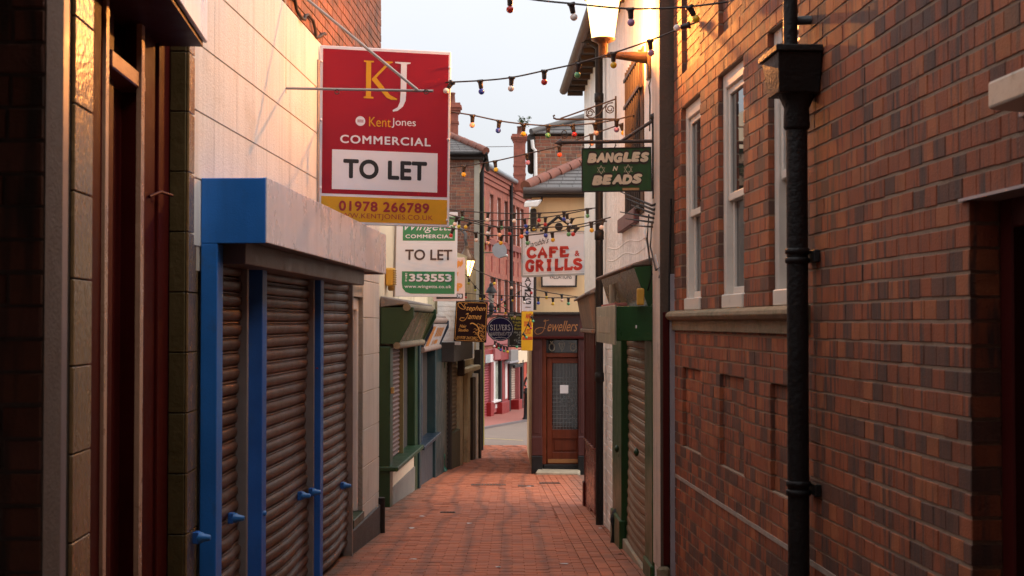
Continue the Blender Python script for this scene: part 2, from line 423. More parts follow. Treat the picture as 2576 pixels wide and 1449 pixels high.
class Quad:
    """flat board from four picture corners (tl,tr,br,bl) and the depth of its left and right edge"""
    def __init__(s, tl, tr, br, bl, yl, yr):
        s.c = [at(*tl, yl), at(*tr, yr), at(*br, yr), at(*bl, yl)]
        s.n = (s.c[1] - s.c[0]).cross(s.c[0] - s.c[3]).normalized()
        if s.n.y > 0: s.n = -s.n
    def P(s, u, v, d=0.0):
        a = s.c[0].lerp(s.c[1], u); b = s.c[3].lerp(s.c[2], u)
        return a.lerp(b, v) + s.n * d
def qbox(q, u0, u1, v0, v1, d0, d1, mb=None, mi=0):
    mb = mb or MB()
    return mb.hexa([q.P(u0, v1, d1), q.P(u1, v1, d1), q.P(u1, v1, d0), q.P(u0, v1, d0), q.P(u0, v0, d1), q.P(u1, v0, d1), q.P(u1, v0, d0), q.P(u0, v0, d0)], mi)
def qpoly(q, pts, d0, d1, mb=None, mi=0):
    mb = mb or MB()
    return mb.prism([q.P(u, v, d0) for u, v in pts], q.n * (d1 - d0), mi)
def qstroke(q, pts, w, d, mb, asp=1.0):
    """flat polyline stroke; w in u units, asp = width/height of the board; w may be a list"""
    n = len(pts); ws = w if isinstance(w, (list, tuple)) else [w] * n
    L = []; Rr = []
    for i in range(n):
        a = pts[max(i - 1, 0)]; b = pts[min(i + 1, n - 1)]
        dx, dy = b[0] - a[0], (b[1] - a[1]) / asp; l = math.hypot(dx, dy) or 1
        nx, ny = -dy / l, dx / l; hw = ws[i] / 2
        L.append((pts[i][0] + nx * hw, pts[i][1] + ny * hw * asp)); Rr.append((pts[i][0] - nx * hw, pts[i][1] - ny * hw * asp))
    vs = [q.P(u, v, d) for u, v in L] + [q.P(u, v, d) for u, v in Rr]
    mb.add(vs, [(i, i + 1, n + i + 1, n + i) for i in range(n - 1)])
def spline(pts, k=6):
    out = []
    P = [pts[0]] + list(pts) + [pts[-1]]
    for i in range(1, len(P) - 2):
        p0, p1, p2, p3 = P[i - 1], P[i], P[i + 1], P[i + 2]
        for j in range(k):
            t = j / k
            out.append(tuple(.5 * ((2 * p1[a]) + (-p0[a] + p2[a]) * t + (2 * p0[a] - 5 * p1[a] + 4 * p2[a] - p3[a]) * t * t + (-p0[a] + 3 * p1[a] - 3 * p2[a] + p3[a]) * t ** 3) for a in range(2)))
    out.append(tuple(pts[-1])); return out
_tc = {}
def glyphs(txt, offset=0.0, shear=0.0, space=1.0, bevel=0.0):
    key = (txt, offset, shear, space)
    if key in _tc: return _tc[key]
    cu = bpy.data.curves.new('lettering', 'FONT'); cu.body = txt; cu.offset = offset; cu.shear = shear; cu.space_character = space
    cu.resolution_u = 6; cu.fill_mode = 'FRONT'
    o = bpy.data.objects.new('lettering', cu); COL.objects.link(o)
    dg = bpy.context.evaluated_depsgraph_get(); me = bpy.data.meshes.new_from_object(o.evaluated_get(dg))
    vs = [tuple(v.co) for v in me.vertices]; fs = [tuple(p.vertices) for p in me.polygons]
    bpy.data.objects.remove(o); bpy.data.curves.remove(cu); bpy.data.meshes.remove(me)
    _tc[key] = (vs, fs); return vs, fs
def text(q, txt, u0, u1, v0, v1, d, mb, offset=0.0, shear=0.0, space=1.0, rot=0.0, mi=0):
    vs, fs = glyphs(txt, 0.0, shear, space); mb.segs.append((len(mb.v), len(mb.f)))
    r = max(0.0, offset)
    xs = [v[0] for v in vs]; ys = [v[1] for v in vs]; x0, x1, y0, y1 = min(xs) - r, max(xs) + r, min(ys) - r, max(ys) + r
    sh = [(0, 0)] if r < .008 else [(r * math.cos(k * math.pi / 4), r * math.sin(k * math.pi / 4)) for k in range(8)] + [(0, 0)]
    for k, (sx_, sy_) in enumerate(sh):
        out = []
        for v in vs:
            a = (v[0] + sx_ - x0) / (x1 - x0); b = (y1 - v[1] - sy_) / (y1 - y0)
            out.append(q.P(u0 + (u1 - u0) * a, v0 + (v1 - v0) * b + rot * (a - .5), d + k * .00012))
        mb.add(out, fs, mi)
# slab-serif capitals as strokes: unit box x 0..1, y 0 (top)..1
SER = {'C': [[(.92, .3), (.8, .1), (.5, .02), (.2, .15), (.08, .5), (.2, .86), (.5, .98), (.8, .9), (.95, .72)]],
       'G': [[(.9, .3), (.78, .1), (.5, .02), (.2, .15), (.08, .5), (.2, .86), (.5, .98), (.75, .93), (.82, .62)], [(.55, .6), (1, .6)]],
       'A': [[(.08, .95), (.5, .02), (.92, .95)], [(.25, .65), (.75, .65)], [(-.04, .97), (.25, .97)], [(.72, .97), (1.06, .97)]],
       'F': [[(.2, .05), (.2, .95)], [(.05, .05), (.92, .05), (.92, .28)], [(.2, .48), (.7, .48), (.7, .38)], [(.04, .96), (.42, .96)]],
       'E': [[(.2, .05), (.2, .95)], [(.05, .05), (.92, .05), (.92, .25)], [(.2, .48), (.7, .48)], [(.05, .95), (.95, .95), (.95, .72)]],
       'R': [[(.2, .05), (.2, .95)], [(.05, .05), (.6, .05), (.82, .2), (.6, .48), (.2, .5)], [(.5, .5), (.85, .95), (1.02, .95)], [(.02, .96), (.4, .96)]],
       'I': [[(.5, .05), (.5, .95)], [(.22, .04), (.78, .04)], [(.22, .96), (.78, .96)]],
       'L': [[(.22, .05), (.22, .95)], [(.04, .04), (.45, .04)], [(.04, .95), (.94, .95), (.94, .7)]],
       'S': [[(.88, .25), (.75, .08), (.45, .03), (.15, .14), (.18, .36), (.5, .48), (.82, .6), (.88, .82), (.6, .97), (.25, .93), (.1, .74)]],
       'V': [[(.08, .05), (.5, .97), (.92, .05)], [(-.04, .03), (.26, .03)], [(.74, .03), (1.05, .03)]],
       'M': [[(.14, .95), (.14, .05), (.5, .75), (.86, .05), (.86, .95)], [(0, .97), (.3, .97)], [(.7, .97), (1, .97)]],
       'U': [[(.14, .05), (.14, .75), (.3, .95), (.6, .95), (.8, .75), (.8, .05)], [(0, .03), (.3, .03)], [(.66, .03), (.96, .03)]],
       'N': [[(.14, .95), (.14, .05), (.84, .95), (.84, .05)], [(0, .97), (.3, .97)], [(.68, .03), (1, .03)]],
       'T': [[(.5, .05), (.5, .95)], [(.05, .25), (.05, .05), (.95, .05), (.95, .25)], [(.3, .96), (.7, .96)]]}
def serif(q, word, u0, u1, v0, v1, w, d, mb, asp, gap=.22):
    mb.segs.append((len(mb.v), len(mb.f)))
    n = len(word); cw = (u1 - u0) / (n + gap * (n - 1)); x = u0
    for ch in word:
        for st in SER[ch]:
            pts = [(x + a * cw, v0 + (v1 - v0) * b) for a, b in st]
            if len(st) > 5: pts = spline(pts, 4)
            qstroke(q, pts, w, d, mb, asp)
        x += cw * (1 + gap)

# ------------------------------------------------------------------ ground
def sheet(name, xl, xr, ys, dz, mat, kind='structure'):
    mb = MB(); vs = []
    for Y in ys: vs += [(xl(Y), Y, gz(Y) + dz), (xr(Y), Y, gz(Y) + dz)]
    mb.add(vs, [(2 * i, 2 * i + 1, 2 * i + 3, 2 * i + 2) for i in range(len(ys) - 1)])
    o = obj(name, mb.mesh(name, [mat])); o['kind'] = kind; return o
EARTH = M('packed_earth', (.10, .075, .06), .95, .2, 2, .3)
sheet('ground', lambda y: -600, lambda y: 600, [-60, 0, 11.43, 38.8, 80, 1500], -.06, EARTH)
def XL(Y): return -2.2 if Y < 25 else -1.35
def XR(Y): return 2.0 if Y < 10 else (1.35 if Y < 25.0 else .62)
PAVE_BED = M('sandy_joint', (.17, .075, .045), .95, .2, 15, .3)
paving = sheet('alley_paving', lambda y: XL(y), lambda y: XR(y), [-8, 4, 9.99, 10.01, 11.43, 24.99, 25.01, 38.75], -.010, PAVE_BED)

def paver_mat(name, col):
    """clay paver; dark wavy bands run along the alley"""
    m = M(name, col, .72, .16, 5, .25, 110, stain=(.14, .055, .036), stain_lo=.64, stain_hi=.82, stain_scale=2.2)
    nt = m.node_tree; N = nt.nodes; L = nt.links; bs = N['Principled BSDF']; src = bs.inputs['Base Color'].links[0].from_socket
    geo = N.new('ShaderNodeNewGeometry'); sp_ = N.new('ShaderNodeSeparateXYZ'); L.new(geo.outputs['Position'], sp_.inputs[0])
    nz = N.new('ShaderNodeTexNoise'); nz.noise_dimensions = '1D'; nz.inputs['Scale'].default_value = .2; nz.inputs['Detail'].default_value = 1
    L.new(sp_.outputs[1], nz.inputs['W'])
    ad = N.new('ShaderNodeMath'); ad.operation = 'MULTIPLY_ADD'; ad.inputs[1].default_value = .75; L.new(nz.outputs[0], ad.inputs[0]); L.new(sp_.outputs[0], ad.inputs[2])
    n2 = N.new('ShaderNodeTexNoise'); n2.inputs['Scale'].default_value = 7; n2.inputs['Detail'].default_value = 4; L.new(geo.outputs['Position'], n2.inputs['Vector'])
    ad2 = N.new('ShaderNodeMath'); ad2.operation = 'MULTIPLY_ADD'; ad2.inputs[1].default_value = .14; L.new(n2.outputs[0], ad2.inputs[0]); L.new(ad.outputs[0], ad2.inputs[2])
    mo = N.new('ShaderNodeMath'); mo.operation = 'PINGPONG'; mo.inputs[1].default_value = .17; L.new(ad2.outputs[0], mo.inputs[0])
    m2 = N.new('ShaderNodeMapRange'); m2.inputs[1].default_value = .0; m2.inputs[2].default_value = .075; m2.inputs[3].default_value = .42; m2.inputs[4].default_value = 0
    m2.interpolation_type = 'SMOOTHSTEP'; L.new(mo.outputs[0], m2.inputs[0])
    # the dark bands lie in the main field, not in the edge courses on the right
    me_ = N.new('ShaderNodeMapRange'); me_.inputs[1].default_value = .42; me_.inputs[2].default_value = .62; me_.inputs[3].default_value = 1; me_.inputs[4].default_value = .1
    L.new(sp_.outputs[0], me_.inputs[0])
    mu = N.new('ShaderNodeMath'); mu.operation = 'MULTIPLY'; L.new(m2.outputs[0], mu.inputs[0]); L.new(me_.outputs[0], mu.inputs[1])
    mx = N.new('ShaderNodeMix'); mx.data_type = 'RGBA'; mx.inputs[7].default_value = (.075, .040, .034, 1)
    L.new(mu.outputs[0], mx.inputs[0]); L.new(src, mx.inputs[6])
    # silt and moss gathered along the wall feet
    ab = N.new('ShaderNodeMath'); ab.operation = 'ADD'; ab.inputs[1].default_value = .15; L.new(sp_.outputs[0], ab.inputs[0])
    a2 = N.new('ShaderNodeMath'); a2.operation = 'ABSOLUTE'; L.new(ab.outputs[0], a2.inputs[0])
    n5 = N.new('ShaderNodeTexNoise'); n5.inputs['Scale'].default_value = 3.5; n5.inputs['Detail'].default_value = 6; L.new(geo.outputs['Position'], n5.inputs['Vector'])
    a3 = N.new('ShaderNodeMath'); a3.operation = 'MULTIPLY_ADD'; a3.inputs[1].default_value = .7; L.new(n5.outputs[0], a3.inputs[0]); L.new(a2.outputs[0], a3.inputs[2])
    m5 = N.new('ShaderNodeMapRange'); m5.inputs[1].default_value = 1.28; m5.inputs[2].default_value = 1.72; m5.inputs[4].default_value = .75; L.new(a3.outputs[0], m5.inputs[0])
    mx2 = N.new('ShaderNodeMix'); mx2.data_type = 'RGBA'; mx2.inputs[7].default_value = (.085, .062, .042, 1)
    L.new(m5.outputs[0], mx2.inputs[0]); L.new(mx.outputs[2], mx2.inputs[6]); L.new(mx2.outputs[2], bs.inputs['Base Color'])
    return m
PV = [paver_mat('red_clay_paver', (.43, .118, .050)), paver_mat('red_clay_paver_pale', (.46, .136, .060)), paver_mat('red_clay_paver_dark', (.37, .100, .043))]
random.seed(5)
pav = []
def edgeX(Y): return .60 - (Y - 11.1) * .0135
Y = 9.6; row = 0
while Y < 38.7:
    row += 1; x = XL(Y) - (.1 if row % 2 else 0); xe = min(edgeX(Y), XR(Y)) if Y < 25.2 else XR(Y)
    while x < xe - .03:
        x2 = min(x + .2, xe)
        pav.append((x + .002, x2 - .002, Y + .003, Y + .097)); x = x2
    Y += .1
for c_ in range(7):
    Y = 9.6 - (.1 if c_ % 2 else 0)
    while Y < 25.0:
        x = edgeX(Y) + c_ * .104
        pav.append((x + .004, x + .100, Y + .003, Y + .197)); Y += .2
def pvis(p):
    q = proj(Vector(((p[0] + p[1]) / 2, (p[2] + p[3]) / 2, gz(p[2]))))
    if not q or not (940 < q[0] < 1660 and q[1] < 1452): return 1e9
    return q[2]
pav.sort(key=pvis)
pm_u = [unit_brick('paver', m, .02) for m in PV]
for p in pav[:300]:
    o = bpy.data.objects.new('paver', random.choice(pm_u)); COL.objects.link(o); o.parent = paving
    yc = (p[2] + p[3]) / 2; sl = .028 if yc < 11.43 else .049; h = .05; jz = random.uniform(-.0025, .0015)
    o.matrix_basis = Matrix.Translation(((p[0] + p[1]) / 2, yc, gz(yc) - h / 2 + jz)) @ Matrix.Rotation(-math.atan(sl) + random.uniform(-.008, .008), 4, 'X') @ Matrix.Rotation(random.uniform(-.008, .008), 4, 'Y') @ Matrix.Rotation(R(-90), 4, 'X') @ Matrix.Diagonal((p[1] - p[0], h, p[3] - p[2], 1))
mb = MB()
for p in pav[300:]:
    a, b = gz(p[2]) + random.uniform(-.0025, .0015), gz(p[3]) + random.uniform(-.0025, .0015)
    mb.add([(p[0], p[2], a), (p[1], p[2], a + random.uniform(-.0015, .0015)), (p[1], p[3], b), (p[0], p[3], b), (p[0], p[2], a - .03), (p[1], p[2], a - .03), (p[1], p[3], b - .03), (p[0], p[3], b - .03)],
           [(0, 1, 2, 3), (4, 5, 1, 0), (5, 6, 2, 1), (6, 7, 3, 2), (7, 4, 0, 3)], random.choice((0, 0, 1, 2)))
o = part('pavers', mb, PV, paving); o['kind'] = 'stuff'

# street and far pavement
fl, fr_ = gnd(1210, 1078), gnd(1333, 1056)
fb = (fr_.x - fl.x) / (fr_.y - fl.y)
street = sheet('street', lambda y: -40, lambda y: 40, [38.75, 60, 90, 130], -.02, ASPH)
mb = MB(); n_ = Vector((1, -fb, 0)).normalized()
def kp(Y, d, dz): return Vector((fl.x + fb * (Y - fl.y), Y, gz(Y) + dz)) + n_ * d
ys = [39.5, 44, 50, 56, 64, 80, 110]
for a, b in zip(ys, ys[1:]):
    mb.hexa([kp(a, -8, -.1), kp(a, .0, -.1), kp(b, .0, -.1), kp(b, -8, -.1), kp(a, -8, .05), kp(a, .0, .05), kp(b, .0, .05), kp(b, -8, .05)])
    mb.hexa([kp(a, .002, -.1), kp(a, .12, -.1), kp(b, .12, -.1), kp(b, .002, -.1), kp(a, .002, .047), kp(a, .12, .047), kp(b, .12, .047), kp(b, .002, .047)], 1)
FARP = M('far_red_pavement', (.30, .10, .075), .8, .14, 2.5, .1, stretch=(1, 4, 1), stain=(.2, .1, .08), stain_lo=.6, stain_hi=.8, stain_scale=3)
o = part('far_pavement', mb, [FARP, KERB], None); o['kind'] = 'structure'
a, b = gnd(1206, 1101), gnd(1316, 1107)
mb = MB().add([a + Vector((0, 0, -.012)), b + Vector((0, 0, -.012)), b + Vector((0, .13, -.014)), a + Vector((0, .13, -.014))], [(0, 1, 2, 3)])
part('yellow_road_line', mb, YLINE, street)

# iron covers set into the paving
def cover(x0, x1, y, dep, label):
    a, b = gnd(x0, y), gnd(x1, y); w = b.x - a.x
    t = thing('drain_cover', label, 'drain cover', ((a.x + b.x) / 2, a.y, a.z), 'iron covers in the paving')
    sl = -.049
    def Q(x, yy, z): return Vector((x, yy, gz(yy) + z))
    def bx(mb, xa, xb, ya, yb, z0, z1): mb.hexa([Q(xa, ya, z0), Q(xb, ya, z0), Q(xb, yb, z0), Q(xa, yb, z0), Q(xa, ya, z1), Q(xb, ya, z1), Q(xb, yb, z1), Q(xa, yb, z1)])
    mb = MB(); e = .018
    bx(mb, a.x, b.x, a.y, a.y + e, -.02, .006); bx(mb, a.x, b.x, a.y + dep - e, a.y + dep, -.02, .006)
    bx(mb, a.x, a.x + e, a.y + e, a.y + dep - e, -.02, .006); bx(mb, b.x - e, b.x, a.y + e, a.y + dep - e, -.02, .006)
    part('frame', mb, IRON, t)
    mb = MB(); n = max(4, int(w / .045))
    for i in range(n):
        x = a.x + e + (w - 2 * e) * (i + .15) / n
        bx(mb, x, x + (w - 2 * e) / n * .55, a.y + e, a.y + dep - e, -.015, .004)
    part('grating', mb, IRON, t)
cover(1185, 1272, 1221, .30, 'long dark iron drain grating across the middle of the red paving')
cover(1303, 1343, 1224, .26, 'short iron drain cover between the long grating and the dark one')
cover(1357, 1409, 1217, .30, 'dark iron cover in the paving nearest the jewellers door')
cover(1107, 1145, 1290, .12, 'small dark metal strip in the paving on the left, nearest the camera')

# ------------------------------------------------------------------ covered passage behind the camera (never in view; shades the near walls)
t = thing('passage_building', 'brick building over the covered passage behind the viewer', 'building', (0, -3, 0))
mb = MB(); fy = Frame((0, 0), (1, 0), (0, 1))
mb.box(fy, -6, 6, 2.62, 4.9, -9, 3.25)
mb.box(fy, -6, -1.25, -.5, 2.62, -9, 2.4); mb.box(fy, 1.75, 6, -.5, 2.62, -9, 3.0)
part('wall', mb, O_BRN, t)

# ------------------------------------------------------------------ right: brick building with three sash windows
YD = RW.s(2441, 900)                              # far jamb of the doorway
YE = RW.s(1697, 900)                              # far end of the wall
t = thing('brick_building', 'dark red brick building on the right with three sash windows', 'building', (RW.P(7, 0, 0).x, 7, gz(7)))
C = .08
win = []
for xa, xb in ((1715, 1762.6), (1807.6, 1871.5), (1934, 2012)):
    win.append((RW.s(xb, 700), RW.s(xa, 700)))
z_head = RW.z(1715, 272); z_sillb = RW.z(1712, 783); z_sill = RW.z(1712, 772)
z1 = z_head + C * 20
nrow = 0
z_head = z1 - round((z1 - z_head) / C) * C
z_ss = z1 - round((z1 - z_sill) / C) * C          # underside of windows, on a course line
z_lint = RW.z(2430, 522)
z_lint = z1 - round((z1 - z_lint) / C) * C
holes = [(a, b, z_ss, z_head) for a, b in win] + [(3.0, YD, -1, z_lint)]
rec = []
zpl1 = z_ss - 4 * C - C; zpl0 = zpl1 - 7 * C
for a, b in win:
    rec.append((a + .02, b - .02, zpl0, zpl1, .024)); rec.append((a + .02, b - .02, z_head + 3 * C, z_head + 11 * C, .03))
brickwork(t, RW, 3.0, YE, lambda s: gz(s) - .05, z1, C, (.118, .122, .126), TONES_R, MORTAR, holes, rec, 300, depth=.10, seed=21, joint=.0125, vj=.003, mj=.004)
mb = MB().box(RW, 3.0, YE, z1, max(z1 + .1, 4.95), -.3, -.004); part('upper_wall', mb, B_RED, t)
mb = MB()   # inside: dark core so no light leaks
mb.box(RW, 3.0, YE, -.6, 4.9, -.9, -.55); mb.box(RW, YE - .2, YE, -.6, 4.9, -.55, -.15)
part('core', mb, SOOT, t)
# damp course
zd = z1 - round((z1 - RW.z(1697, 1184)) / C) * C
part('damp_course', MB().box(RW, YD, YE, zd - .012, zd + .014, -.02, .004), M('pale_mortar', (.36, .29, .24), .9, .2, 12, .3), t)
# stone sill band
mb = MB(); sA, sB = RW.s(2038, 760), YE + .02
zt = z_ss - .002
prof = [(-.05, zt), (.035, zt), (.062, zt - .018), (.066, zt - .04), (.05, zt - .062), (.02, zt - .07), (.018, zt - .14), (-.05, zt - .14)]
mb.prism([RW.P(sA, d, z) for d, z in prof], RW.P(sB, 0, 0) - RW.P(sA, 0, 0))
part('sill_band', mb, STONE, t, .003)
for a, b in win:
    f = MB(); e = .075; D0, D1 = -.11, -.032
    f.box(RW, a, a + e, z_ss, z_head, D0, D1); f.box(RW, b - e, b, z_ss, z_head, D0, D1)
    f.box(RW, a + e, b - e, z_head - .09, z_head, D0, D1); f.box(RW, a + e, b - e, z_ss, z_ss + .085, D0, D1 + .03)
    w = part('window', f, CREAMP, t, .006)
    zm = z_ss + (z_head - z_ss) * .47
    for nm, za, zb, dd in (('upper_sash', zm - .02, z_head - .09, -.05), ('lower_sash', z_ss + .085, zm + .02, -.075)):
        g = MB(); q = .042
        g.box(RW, a + e, a + e + q, za, zb, dd - .03, dd); g.box(RW, b - e - q, b - e, za, zb, dd - .03, dd)
        g.box(RW, a + e + q, b - e - q, zb - q, zb, dd - .03, dd); g.box(RW, a + e + q, b - e - q, za, za + q * 1.1, dd - .03, dd + .004)
        part(nm, g, CREAMP, w, .004)
        part('pane', MB().box(RW, a + e + q, b - e - q, za + q, zb - q, dd - .022, dd - .016), GLASS, w)
    # room side blind seen behind the lower sash
    part('blind', MB().box(RW, a + .05, b - .05, z_ss, z_head, -.135, -.125), M('pale_blind', (.45, .40, .36), .8, .1), w)
# doorway at the near end
d0 = MB(); d0.box(RW, 3.02, YD + .1, -.4, z_lint + .1, -.30, -.24)
part('door', d0, MAROON, t)
f = MB(); f.box(RW, YD - .10, YD - .001, -.4, z_lint, -.24, -.10); f.box(RW, 3.05, YD - .1, z_lint - .1, z_lint, -.24, -.10)
part('door_frame', f, MAROON, t, .006)
part('lintel', MB().box(RW, 3.0, YD + .06, z_lint - .006, z_lint + .004, -.1, .014), GREYM, t)

# bulkhead lamp above the doorway
sa, zc = RW.px(2530, 240, .06)
t = thing('bulkhead_light', 'dirty cream bulkhead lamp fixed above the dark doorway', 'wall lamp', RW.P(sa, 0, zc))
s0, s1 = RW.s(2582, 240, .11), RW.s(2484, 240, .11)
zt, zb = RW.z(2500, 190, .11), RW.z(2500, 278, .11)
mb = MB(); P = RW.P
mb.hexa([P(s0 - .02, .002, zb), P(s1, .002, zb), P(s1, .11, zb + .01), P(s0 - .02, .11, zb + .01), P(s0 - .02, .002, zt), P(s1, .002, zt), P(s1, .11, zt - .012), P(s0 - .02, .11, zt - .012)])
part('housing', mb, M('dirty_cream_plastic', (.55, .47, .38), .45, .15, 5, .05, stain=(.2, .16, .09), stain_lo=.55, stain_hi=.75, stain_scale=9), t, .008, seg=2)
part('base_plate', MB().box(RW, s0 - .03, s1 + .012, zb - .012, zt + .012, 0, .012), GREYM, t, .002)

# downpipe with hopper
sc = RW.s(2007, 900, .085); zt_h, zb_h = RW.z(2007, 125, .085), RW.z(2007, 238, .085)
t = thing('downpipe', 'black cast-iron downpipe with square hopper head on the right brick wall', 'drainpipe', RW.P(sc, .085, gz(sc)))
mb = MB(); pr = .049
mb.tube([RW.P(sc, .085, gz(sc) - .02), RW.P(sc, .085, zb_h + .02)], pr, 16); part('pipe', mb, BLACKP, t)
part('upper_pipe', MB().tube([RW.P(sc + .03, .105, zt_h - .05), RW.P(sc + .03, .105, 4.85)], .033, 14), BLACKP, t)
o_ = .0
hb = MB()
def hx(sa, sb, d1, z): return [RW.P(sa, .004, z), RW.P(sb, .004, z), RW.P(sb, d1, z), RW.P(sa, d1, z)]
hb.hexa(hx(sc - .10, sc + .11, .19, zb_h) + hx(sc - .15, sc + .18, .205, zt_h - .03))
hb.hexa(hx(sc - .165, sc + .195, .218, zt_h - .03) + hx(sc - .165, sc + .195, .218, zt_h))
hb.lathe(RW.P(sc, .085, zb_h), [(.05, -.16), (.062, -.15), (.058, -.06), (.085, 0)], 14)
part('hopper', hb, BLACKP, t, .004)
part('inlet_pipe', MB().tube([RW.P(sc + .10, .11, zt_h - .05), RW.P(sc + .10, .11, zt_h + .12), RW.P(sc + .095, .10, zt_h + .145), RW.P(sc + .07, .06, zt_h + .155), RW.P(sc + .05, -.02, zt_h + .155)], .021, 10), M('grey_plastic_pipe', (.05, .05, .055), .45), t)
for yy in (632, 655, 1216, 1238):
    zc = RW.z(2007, yy, .085)
    part('collar', MB().lathe(RW.P(sc, .085, zc), [(.05, -.014), (.057, -.010), (.057, .010), (.05, .014)], 16), BLACKP, t)
for yy in (645, 1228):
    zc = RW.z(2007, yy, .085)
    mb = MB().box(RW, sc - .09, sc + .09, zc - .028, zc + .028, .003, .03)
    part('bracket', mb, BLACKP, t, .004)

# ------------------------------------------------------------------ right: white building
YW0, YW1 = YE + .06, RP.s(1470, 400)
t = thing('white_building', 'tall narrow white rendered building beyond the brick wall, green shutter at its foot', 'building', (RP.P(12, 0, 0).x, 12, gz(12)))
WT = RP.z(1440, 200, .0)
eave_z = at(1437, 222, YW1).z
sG0, sG1 = RP.s(1647, 1430), RP.s(1551, 1350)     # green shopfront extent along the wall
zG = RP.z(1640, 765)
mb = MB()
mb.box(RP, YW0, YW1, zG + .0, eave_z + .05, -.5, 0)                       # upper wall
mb.box(RP, sG1, YW1, -1.2, zG, -.5, -.03)                                 # core behind white brick
mb.box(RP, YW0 + .0, sG0, lambda s: gz(s) - .05, zG, -.5, 0)              # near pier
part('wall', mb, WHITER, t)
part('pier_render', MB().box(RP, YW0 + .003, sG0 - .002, lambda s: gz(s) + .15, eave_z, 0.0, .012), PLASTER, t, .004)
mb = MB().hexa([Vector((RP.P(YW0, 0, 0).x - .012, YW0 - .03, -.5)), Vector((2.2, YW0 - .03, -.5)), Vector((2.2, YW0 - .002, -.5)), Vector((RP.P(YW0, 0, 0).x - .012, YW0 - .002, -.5)),
                Vector((RP.P(YW0, 0, 0).x - .012, YW0 - .03, eave_z)), Vector((2.2, YW0 - .03, eave_z)), Vector((2.2, YW0 - .002, eave_z)), Vector((RP.P(YW0, 0, 0).x - .012, YW0 - .002, eave_z))])
part('end_render', mb, PLASTER_SH, t)
# end door leaf and trim in the return beside the brick wall
xa = at(1668, 1000, YW0 - .05).x; xb = at(1684, 1000, YW0 - .05).x; xc = at(1697, 1000, YW0 - .05).x
fe = front(YW0 - .035)
part('maroon_board', MB().box(fe, xa, xb, gz(YW0) + .2, at(1675, 785, YW0).z, 0, .02), MAROON, t, .003)
part('grey_trim', MB().box(fe, xb + .003, xc + .03, gz(YW0), at(1690, 690, YW0).z, 0, .03), GREYM, t, .003)
part('stone_block', MB().box(fe, xa - .05, xb, gz(YW0) - .05, gz(YW0) + .19, 0, .05), STONE, t, .02)
# white brickwork between shutter and downpipe
brickwork(t, RP, sG1 + .01, RP.s(1511, 1300), lambda s: gz(s) - .05, zG, .085, (.12, .24, .24), [(WB, 1)], WB, n_ind=140, depth=.09, d=.0, jit=.004, seed=5, back=.05)
# the far end of the wall, white render
part('end_pier', MB().box(RP, RP.s(1511, 1300), YW1, RP.z(1505, 870), zG, -.03, .0), WHITER, t)
# plaster ribs above the shop (uneven hood mouldings)
for k, (ya, yb) in enumerate(((628, 595), (655, 625))):
    pts = [RP.P(*(lambda r: (r[0], .007, r[1]))(RP.px(x, ya + (yb - ya) * (1535 - x) / (1535 - 1630) + 5 * math.sin(x * .11 + k)))) for x in range(1532, 1632, 8)]
    part('plaster_rib', MB().tube(pts, .011, 6), WHITER, t)
# eaves: boards, rafters, gutter
fas = MB(); fas.box(RP, YW0, YW1 + .25, eave_z, eave_z + .05, -.1, .22)
part('soffit', fas, SOOT, t)
part('gutter', MB().tube([RP.P(YW0 + .3, .25, eave_z + .06), RP.P(YW1 + .32, .25, eave_z + .02)], .055, 10), M('old_gutter', (.10, .07, .055), .6, .3, 8), t)
rf = MB(); P = RP.P
rf.hexa([P(YW0, .24, eave_z + .06), P(YW1 + .3, .24, eave_z + .06), P(YW1 + .3, -2.4, eave_z + 1.1), P(YW0, -2.4, eave_z + 1.1), P(YW0, .24, eave_z + .10), P(YW1 + .3, .24, eave_z + .10), P(YW1 + .3, -2.4, eave_z + 1.16), P(YW0, -2.4, eave_z + 1.16)])
part('roof', rf, SLATE, t)
part('gable_wall', MB().prism([P(YW1 - .02, -.01, -1.5), P(YW1 - .02, -2.4, -1.5), P(YW1 - .02, -2.4, eave_z + 1.05), P(YW1 - .02, -.01, eave_z + .04)], (0, -.1, 0)), WHITER, t)
for k in range(14):
    s = YW1 + .28 - k * .42
    if s < YW0 + .4: break
    part('rafter', MB().box(RP, s - .03, s + .03, eave_z - .05, eave_z, .0, .2), SOOT, t)
# barred window, two storeys of dark slats
s0, s1 = RP.s(1621, 400), RP.s(1582, 400)
zt, zb = RP.z(1600, 150), RP.z(1600, 548)
w = part('window', MB().box(RP, s0, s1, zb, zt, -.02, .012), M('brown_window_back', (.10, .05, .025), .7, .2), t)
n = 9
for i in range(n):
    s = s0 + (s1 - s0) * (i + .5) / n
    part('bar', MB().tube([RP.P(s, .035, zb + .02), RP.P(s, .035, zt - .02)], .009, 6), IRON, w)
for zz in (RP.z(1600, 250), RP.z(1600, 420), zb + .04, zt - .1):
    part('crossbar', MB().box(RP, s0 - .02, s1 + .02, zz, zz + .025, .02, .05), IRON, w)
s0, s1 = RP.s(1612, 560), RP.s(1569, 560)
part('window_box', MB().box(RP, s0, s1, RP.z(1580, 580), RP.z(1580, 545), .0, .06), M('plum_box', (.16, .07, .075), .6, .2, 6), t, .006)
part('stucco_patch', MB().prism([RP.P(*(lambda r: (r[0], .0, r[1]))(RP.px(x, y))) for x, y in ((1530, 600), (1560, 565), (1620, 540), (1632, 660), (1528, 715))], RP.n.to_3d() * .014), WHITER, t, .006)

